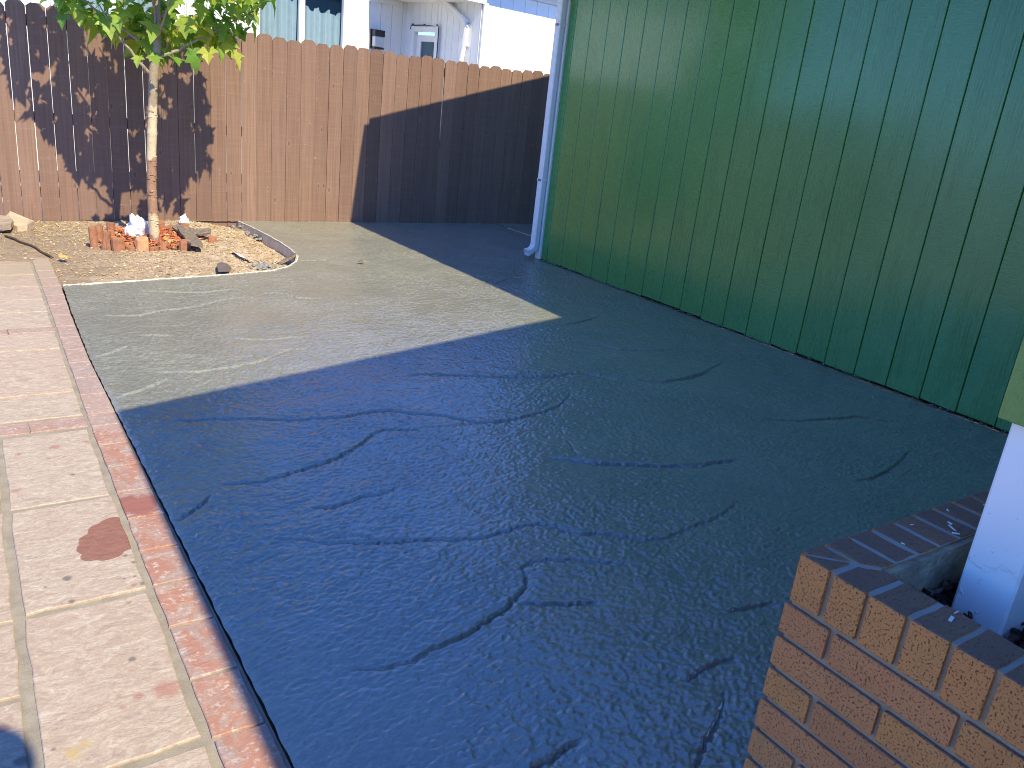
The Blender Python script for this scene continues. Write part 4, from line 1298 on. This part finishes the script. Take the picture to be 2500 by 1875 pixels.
def orient(droop, yaw, roll, size, p):
    """leaf tip points along yaw, tilted down by droop"""
    tip = Vector((math.cos(yaw) * math.cos(droop), math.sin(yaw) * math.cos(droop), -math.sin(droop)))
    up = Vector((0, 0, 1))
    x = tip.cross(up).normalized(); z = x.cross(tip)
    rot = Matrix((x, tip, z)).transposed() @ Matrix.Rotation(roll, 3, 'Y')
    mt = rot.to_4x4() @ Matrix.Scale(size, 4); mt.translation = p
    return mt
leaves = []
# a few leaves placed as seen: the hanging ones under the crown
for (x, y, z, s_, yaw, dr, ro) in [(1.90, 6.74, 1.50, .15, -.6, .95, .2), (1.72, 6.72, 1.50, .13, -1.9, .8, .2), (1.80, 6.75, 1.52, .12, -1.0, .9, -.3), (.84, 7.20, 1.62, .11, -2.3, .9, 0),
                         (.93, 7.15, 1.66, .14, -1.8, .6, .2), (.86, 7.2, 1.76, .13, -2.2, .5, 0), (1.33, 6.70, 1.40, .11, -1.5, .35, .1), (1.46, 6.68, 1.41, .12, -1.3, .3, -.2), (1.60, 6.72, 1.44, .13, -.9, 1.0, .3),
                         (1.24, 6.70, 1.39, .09, -2.2, .7, .1), (1.62, 6.76, 1.48, .12, -1.2, 1.1, .4), (1.08, 6.92, 1.62, .15, -1.6, .8, .2), (1.04, 6.95, 1.65, .15, -1.2, .9, -.2), (1.15, 6.9, 1.66, .14, -1.9, .7, .3)]:
    leaves.append((orient(dr, yaw, ro, s_, Vector((x, y, z))), z))
N_TOT = 660
while len(leaves) < N_TOT:
    x = lr.uniform(.48, 2.36)
    z = lr.uniform(1.3, 3.15) if lr.random() < .62 else lr.uniform(1.3, 1.95)
    yc = 6.88 + .62 * max(0, 1.15 - x)
    y = yc + lr.uniform(-.55, .50)
    cxn = (x - 1.4) / .98
    top = 3.15 - 1.0 * cxn * cxn
    lo = low(x) + .05 + (1.0 * (yc - .04 - y) if y < yc - .04 else .10 * (y - yc)) + .25 * max(0, .95 - x)
    if z < lo or z > top: continue
    ry = .58 * math.sqrt(max(0, 1 - cxn * cxn)) * (1 if z > 1.5 else .7) + .05
    if abs(y - yc) > ry * .85: continue
    q = ((x - 1.4) / .98) ** 2 + ((y - yc) / .62) ** 2 + ((z - 2.1) / 1.05) ** 2
    if q < .3 and lr.random() < .7: continue
    hs = (8.02 - y) / .97
    if x - .11 * hs > 2.04 - .25 * max(0, z - hs - 1.0): continue
    if z - hs < float(np.interp(x - .11 * hs, [.4, .6, .77, 1.0, 1.17, 1.45, 1.7, 2.0, 2.2], [.95, .85, .74, .50, .34, .34, .28, .40, .52])): continue
    # clustered thinning: keep some holes
    if fbm(np.array([x * 2.6 + 3]), np.array([z * 2.6 + y * 1.3]), 2)[0] < -.15: continue
    yaw = math.atan2(y - 6.88, x - 1.4) + lr.gauss(0, .8)
    if lr.random() < .62: yaw = -1.45 + lr.gauss(0, .75)
    size = lr.uniform(.085, .165)
    leaves.append((orient(lr.uniform(.15, 1.15), yaw, lr.gauss(0, .45), size, Vector((x, y, z))), z))
off = Matrix.Translation(-Vector(tree.location))
vis = sorted([l_ for l_ in leaves if l_[1] < 1.95], key=lambda l_: l_[1])[:300]
vis_ids = set(id(l_) for l_ in vis)
rest = MB()
for l_ in leaves:
    me = leaf_me[lr.randrange(8)]
    if id(l_) in vis_ids:
        o = bpy.data.objects.new("leaf", me); COL.objects.link(o); o.parent = tree; o.matrix_local = off @ l_[0]
    else:
        rest.add([l_[0] @ v.co for v in me.vertices], [tuple(p.vertices) for p in me.polygons])
tag(rest.build("foliage", MAT['leaf'], tree), kind='stuff')
print("leaves", len(vis), len(leaves))

# ------------------------------------------------------------------ log edging round the tree, chips
ring = empty("log_edging", (RING[0], RING[1], 0), "ring of short red brown log stakes around the maple trunk", "edging")
gr2 = random.Random(8)
def stake(x, y, h, d, tiltx=0, tilty=0, mat='log'):
    m = MB(); n = 10; V = []; F_ = []
    z0 = soil_z(x, y) - .05
    for i, (t, rr_) in enumerate([(0, 1), (.5, 1.0), (.93, .99), (1, .93)]):
        hh = (h + .05) * t
        for k in range(n):
            a = 2 * math.pi * k / n
            jr = 1 + .05 * math.sin(3 * a + x * 40)
            V.append((x + tiltx * hh + math.cos(a) * d / 2 * rr_ * jr, y + tilty * hh + math.sin(a) * d / 2 * rr_ * jr * .8, z0 + hh + (.006 * math.cos(a + x * 20) if i > 1 else 0)))
    for i in range(3):
        for k in range(n): F_.append((i * n + k, i * n + (k + 1) % n, (i + 1) * n + (k + 1) % n, (i + 1) * n + k))
    F_.append(tuple(3 * n + k for k in range(n)))
    m.add(V, F_); return m.build("log", MAT[mat], ring)
for a in [(.895, 6.815, .168, .055, -.05, .05), (.950, 6.76, .135, .058, .14, 0), (.965, 7.02, .135, .066, -.08, 0), (1.045, 7.08, .085, .06, .05, 0), (1.085, 7.30, .125, .068, 0, 0),
          (.985, 6.742, .075, .062, .02, 0), (1.045, 6.697, .105, .095, -.06, 0), (1.13, 6.745, .038, .085, 0, 0), (1.208, 6.706, .098, .094, 0, 0, 'log_pale'), (1.29, 6.725, .032, .08, 0, 0),
          (1.375, 6.770, .062, .085, 0, 0), (1.515, 6.695, .085, .088, .03, 0), (1.20, 7.40, .05, .08, 0, 0), (1.27, 7.53, .085, .075, 0, 0), (1.50, 7.50, .08, .07, 0, 0), (1.56, 7.42, .045, .085, 0, 0),
          (1.665, 7.36, .075, .08, 0, 0), (1.76, 7.18, .06, .07, .2, 0), (1.78, 6.95, .05, .07, .1, 0)]:
    stake(*a)
m = MB()
for k in range(1000):
    a = gr2.uniform(0, 6.28); r = math.sqrt(gr2.random()) * .93
    x = RING[0] + RING[2] * r * math.cos(a); y = RING[1] + RING[3] * r * math.sin(a)
    z = -.01 + .05 * (1 - r * r) + gr2.uniform(0, .028)
    chip_mesh(m, (x, y, z), gr2.uniform(.025, .10), gr2.uniform(.006, .018), .006, gr2.uniform(0, 3.14), gr2.gauss(0, .22), gr2)
tag(m.build("red_wood_mulch", MAT['mulch']), kind='stuff')

# ------------------------------------------------------------------ loose things lying about
def blob(name, c, r, seed, mat, label, cat, nz=1.0, rings=18, segs=26, amp=.35):
    q = np.random.default_rng(seed)
    V = []; F_ = []
    off_ = q.uniform(0, 50, 3)
    for i in range(rings + 1):
        t = math.pi * i / rings
        for k in range(segs):
            a = 2 * math.pi * k / segs
            n_ = np.array([math.sin(t) * math.cos(a), math.sin(t) * math.sin(a), math.cos(t)])
            f = 1 + amp * float(fbm(np.array([n_[0] * 1.4 + off_[0] + n_[2]]), np.array([n_[1] * 1.4 + off_[1] - n_[2]]), 3)[0]) - amp * .8 * abs(float(fbm(np.array([n_[0] * 3 + off_[2]]), np.array([n_[2] * 3 + n_[1] * 2 + off_[0]]), 3, .65)[0]))
            V.append((c[0] + r[0] * n_[0] * f, c[1] + r[1] * n_[1] * f, max(c[2] + r[2] * n_[2] * f, c[2] - r[2] * .9)))
    for i in range(rings):
        for k in range(segs): F_.append((i * segs + k, i * segs + (k + 1) % segs, (i + 1) * segs + (k + 1) % segs, (i + 1) * segs + k))
    m = MB(); m.add(V, F_)
    return tag(m.build(name, mat), label, cat)
blob("plastic_bag", (1.245, 7.06, .075), (.095, .09, .125), 4, MAT['plastic'], "crumpled white plastic bag on the red chips beside the maple trunk", "plastic bag", amp=.8)
blob("plastic_scrap", (1.70, 7.52, .07), (.045, .04, .065), 9, MAT['plastic'], "small white plastic scrap behind the rear log stakes", "plastic scrap", amp=.9, rings=10, segs=14)
def plank(name, pts, w, t, mat, label, cat, bend=0.0, seed=1, roll=0.0):
    """bent weathered strip following points"""
    q = random.Random(seed); pts = [Vector(p) for p in pts]; V = []; F_ = []
    n = len(pts)
    for i, p in enumerate(pts):
        d = (pts[min(i + 1, n - 1)] - pts[max(i - 1, 0)]).normalized()
        s_ = d.cross(Vector((0, 0, 1))).normalized(); u = s_.cross(d)
        s_, u = s_ * math.cos(roll) + u * math.sin(roll), u * math.cos(roll) - s_ * math.sin(roll)
        ww = w * (q.uniform(.85, 1.05) if 0 < i < n - 1 else q.uniform(.45, .9))
        V += [p - s_ * ww / 2 - u * t / 2, p + s_ * ww / 2 - u * t / 2, p + s_ * ww / 2 + u * t / 2, p - s_ * ww / 2 + u * t / 2]
    for i in range(n - 1):
        for k in range(4): F_.append((i * 4 + k, i * 4 + (k + 1) % 4, i * 4 + 4 + (k + 1) % 4, i * 4 + 4 + k))
    F_ += [(0, 1, 2, 3)[::-1], tuple((n - 1) * 4 + k for k in range(4))]
    m = MB(); m.add(V, F_); return tag(m.build(name, mat), label, cat)
plank("wood_slab", [(1.56, 7.24, .085), (1.61, 7.17, .070), (1.67, 7.10, .064), (1.73, 7.06, .070), (1.80, 7.03, .085)], .10, .016, MAT['oldwood'], "curved grey weathered wood slab tipped over the right rear log stakes", "wood slab", seed=3, roll=-.35)
plank("wood_slab", [(1.60, 7.13, .085), (1.60, 6.98, .072), (1.60, 6.83, .062), (1.585, 6.68, .058), (1.575, 6.56, .060)], .115, .016, MAT['oldwood'], "straight grey weathered wood slab pointing out of the log ring toward patio", "wood slab", seed=5, roll=.15)
plank("wood_slab", [(2.10, 6.25, -.030), (2.17, 6.30, -.018), (2.24, 6.38, -.012), (2.30, 6.48, -.015), (2.335, 6.56, -.022)], .085, .02, MAT['oldwood'], "bowed grey brown wood offcut inside the rounded concrete curb corner", "wood slab", seed=8, roll=.5)
plank("wood_strip", [(2.03, 6.86, -.045), (2.03, 6.68, -.05), (2.01, 6.46, -.045), (1.985, 6.27, -.022)], .05, .012, MAT['rock'], "pale split wood strip lying in the low soil beside the curb", "wood strip", seed=11, roll=.3)
m = MB(); sl_p = [(1.547, 5.865), (1.630, 5.868), (1.672, 5.98), (1.67, 6.10), (1.652, 6.17), (1.60, 6.10)]
m.prism([(x, y) for x, y in sl_p], lambda a, b_, t: (a, b_, .014 + t - (b_ - 5.86) * .02), .010)
tag(m.build("slate_piece", MAT['slate']), "dark triangular slate piece at the near edge of planting bed", "slate piece")
m = MB(); q = random.Random(3)
for k in range(46):
    x = q.gauss(1.95, .06); y = q.gauss(6.12, .05)
    if x > curb_x(y) - .02: continue
    rock_mesh(m, (x, y, -.012 + q.uniform(-.01, .012)), q.uniform(.008, .026), q)
tag(m.build("cement_rubble", MAT['rubble']), "heap of grey cement rubble at the curved slab corner", "rubble", kind='stuff')
m = MB()
for k in range(22):
    y = q.uniform(7.4, 7.95); x = float(curb_x(y)) - abs(q.gauss(.04, .04)) - .01
    rock_mesh(m, (x, y, -.06 + q.uniform(-.01, .03)), q.uniform(.010, .030), q)
tag(m.build("cement_crumbs", MAT['rubble']), "grey cement crumbs along the curb close to fence", "rubble", kind='stuff')
plank("plastic_sheet", [(1.86, 6.60, -.012), (1.87, 6.50, .006), (1.885, 6.40, -.006), (1.90, 6.27, .004)], .07, .002, MAT['plastic'], "torn clear white plastic strip lying on the bare soil", "plastic sheet", seed=13, roll=.4)
m = MB(); m.prism([(.36, 7.74), (.42, 7.90), (.50, 7.88), (.535, 7.70), (.56, 7.52), (.50, 7.40), (.43, 7.36), (.37, 7.50)], lambda a, b_, t: (a + t * .1, b_, .01 + t + .02 * math.sin(a * 30 + b_ * 9)), .055)
tag(m.build("stone_slab", MAT['rock']), "flat pale sandstone slab against the fence at far left", "stone")
m = MB(); m.prism([(.24, 7.30), (.33, 7.24), (.385, 7.26), (.415, 7.42), (.40, 7.60), (.34, 7.66), (.25, 7.6)], lambda a, b_, t: (a, b_ - t * .15, .045 + t + .07 * (a - .33)), .045)
tag(m.build("stone_slab", MAT['rock_grey']), "tilted grey brown stone slab in front of the sandstone at far left", "stone")
q = random.Random(6)
P2 = [(.335 + .248 * t + q.gauss(0, .003), 7.14 - .65 * t + q.gauss(0, .004), soil_z(.335 + .248 * t, 7.14 - .65 * t) + .012) for t in [k / 9 for k in range(10)]]
tag(MB().tube(P2, [.007, .009, .009, .007, .007, .007, .008, .007, .009, .004], 7).build("stick", MAT['stick']), "thin dark stick lying across the dusty pavers at left", "stick")
lm = bpy.data.meshes.new("fallen_leaf"); s0 = leaf_me[2]
lm.from_pydata([tuple(v.co) for v in s0.vertices], [], [tuple(p.vertices) for p in s0.polygons]); lm.materials.append(MAT['dry_leaf'])
for (x, y, z, s_, ry, lab) in [(2.752, 6.058, .022, .06, .8, "small yellow fallen leaf on the sunlit concrete patio"), (.622, 6.40, .014, .07, -1.2, "yellow fallen leaf on the soil near the stick")]:
    o = bpy.data.objects.new("fallen_leaf", lm); COL.objects.link(o); o.location = (x, y, z); o.rotation_euler = (.25, .2, ry); o.scale = (s_, s_, s_)
    tag(o, lab, "leaf", "fallen leaves")

# ------------------------------------------------------------------ the photographer, standing in the sun behind the camera
def person_mesh():
    # joints in a frame whose axes are right / forward / up, origin on the ground below the camera
    J_ = dict(pelvis=(.30, -.21, .98), spine=(.29, -.22, 1.18), chest=(.27, -.21, 1.41), neck=(.272, -.165, 1.61), head0=(.25, -.12, 1.72), head1=(.25, -.085, 1.85), head2=(.25, -.085, 1.93),
             shl=(.09, -.20, 1.53), ell=(.0, -.20, 1.22), wrl=(-.075, -.075, 1.36), shr=(.45, -.21, 1.53), elr=(.40, -.22, 1.20), wrr=(.13, -.075, 1.36),
             hipl=(.20, -.21, .94), knl=(.19, -.18, .52), anl=(.18, -.22, .09), tol=(.17, -.08, .03), hipr=(.40, -.22, .94), knr=(.41, -.19, .52), anr=(.42, -.23, .09), tor=(.43, -.09, .03),
             hal=(-.088, -.05, 1.41), har=(.105, -.05, 1.41))
    R_ = dict(pelvis=.15, spine=.145, chest=.16, neck=.06, head0=.075, head1=.10, head2=.075, shl=.075, ell=.05, wrl=.034, shr=.075, elr=.05, wrr=.034,
              hipl=.10, knl=.068, anl=.05, tol=.042, hipr=.10, knr=.068, anr=.05, tor=.042, hal=.034, har=.034)
    E_ = [("pelvis", "spine"), ("spine", "chest"), ("chest", "neck"), ("neck", "head0"), ("head0", "head1"), ("head1", "head2"), ("chest", "shl"), ("shl", "ell"), ("ell", "wrl"), ("wrl", "hal"),
          ("chest", "shr"), ("shr", "elr"), ("elr", "wrr"), ("wrr", "har"), ("pelvis", "hipl"), ("hipl", "knl"), ("knl", "anl"), ("anl", "tol"), ("pelvis", "hipr"), ("hipr", "knr"), ("knr", "anr"), ("anr", "tor")]
    fwd = Vector((math.sin(YAW), math.cos(YAW), 0)); rgt = Vector((math.cos(YAW), -math.sin(YAW), 0))
    names = list(J_)
    me = bpy.data.meshes.new("person")
    me.from_pydata([rgt * J_[n][0] + fwd * J_[n][1] + Vector((0, 0, J_[n][2])) for n in names], [(names.index(a), names.index(b)) for a, b in E_], [])
    ob = bpy.data.objects.new("person_tmp", me); COL.objects.link(ob)
    sm = ob.modifiers.new("skin", 'SKIN')
    ob.modifiers.new("sub", 'SUBSURF').levels = 2
    for i, n in enumerate(names):
        v = me.skin_vertices[0].data[i]
        k = R_[n]
        v.radius = (k, k * (.72 if n in ("pelvis", "spine", "chest") else 1))
        v.use_root = (n == "pelvis")
    dg = bpy.context.evaluated_depsgraph_get()
    out = bpy.data.meshes.new_from_object(ob.evaluated_get(dg))
    bpy.data.objects.remove(ob)
    out.name = "person"; out.materials.clear()
    for k in ('skin', 'shirt', 'trousers', 'black'): out.materials.append(MAT[k])
    for p in out.polygons:
        z = p.center.z; fw = p.center.dot(fwd)
        p.material_index = 0 if (z > 1.60 or (z > 1.24 and fw > -.12)) else (1 if z > 1.0 else (2 if z > .11 else 3))
        p.use_smooth = True
    return out, fwd, rgt
pm, fwd, rgt = person_mesh()
pb = bpy.data.objects.new("person", pm); COL.objects.link(pb)
tag(pb, "person in grey shirt and dark trousers holding up a phone on the flagstones", "person")
hair = MB()
hc = rgt * .25 + fwd * -.11 + Vector((0, 0, 1.90))
V = []; F_ = []
for i in range(7):
    t = math.pi * .56 * i / 6
    for k in range(14):
        a = 2 * math.pi * k / 14
        V.append(hc + Vector((math.sin(t) * math.cos(a) * .112, math.sin(t) * math.sin(a) * .112, math.cos(t) * .105)))
for i in range(6):
    for k in range(14): F_.append((i * 14 + k, i * 14 + (k + 1) % 14, (i + 1) * 14 + (k + 1) % 14, (i + 1) * 14 + k))
hair.add(V, F_); hair.build("hair", MAT['stick'], pb, True)
for sx_, base in ((-1, (-.088, -.05, 1.41)), (1, (.105, -.05, 1.41))):
    for k in range(4):
        q0 = rgt * base[0] + fwd * (base[1] + .005) + Vector((0, 0, base[2] - .03 + k * .02))
        q1 = q0 + fwd * .03 - rgt * (.006 * -sx_); q2 = q1 - rgt * (sx_ * .022) + fwd * .006
        MB().tube([q0, q1, q2], [.0095, .0085, .007], 8).build("finger", MAT['skin'], pb, True)
    q0 = rgt * base[0] + fwd * (base[1] - .012) + Vector((0, 0, base[2] - .01)); q1 = q0 - rgt * (sx_ * .03) + Vector((0, 0, .012))
    MB().tube([q0, q1, q1 - rgt * (sx_ * .016)], [.0115, .010, .008], 8).build("thumb", MAT['skin'], pb, True)
ph = MB(); rotp = Matrix((rgt, fwd, Vector((0, 0, 1)))).transposed()
ph.box(rgt * .008 + fwd * -.036 + Vector((0, 0, 1.415)), (.148, .008, .072), rotp, bev=.003)
tag(ph.build("phone", MAT['black']), "black phone held up sideways in both hands", "phone")
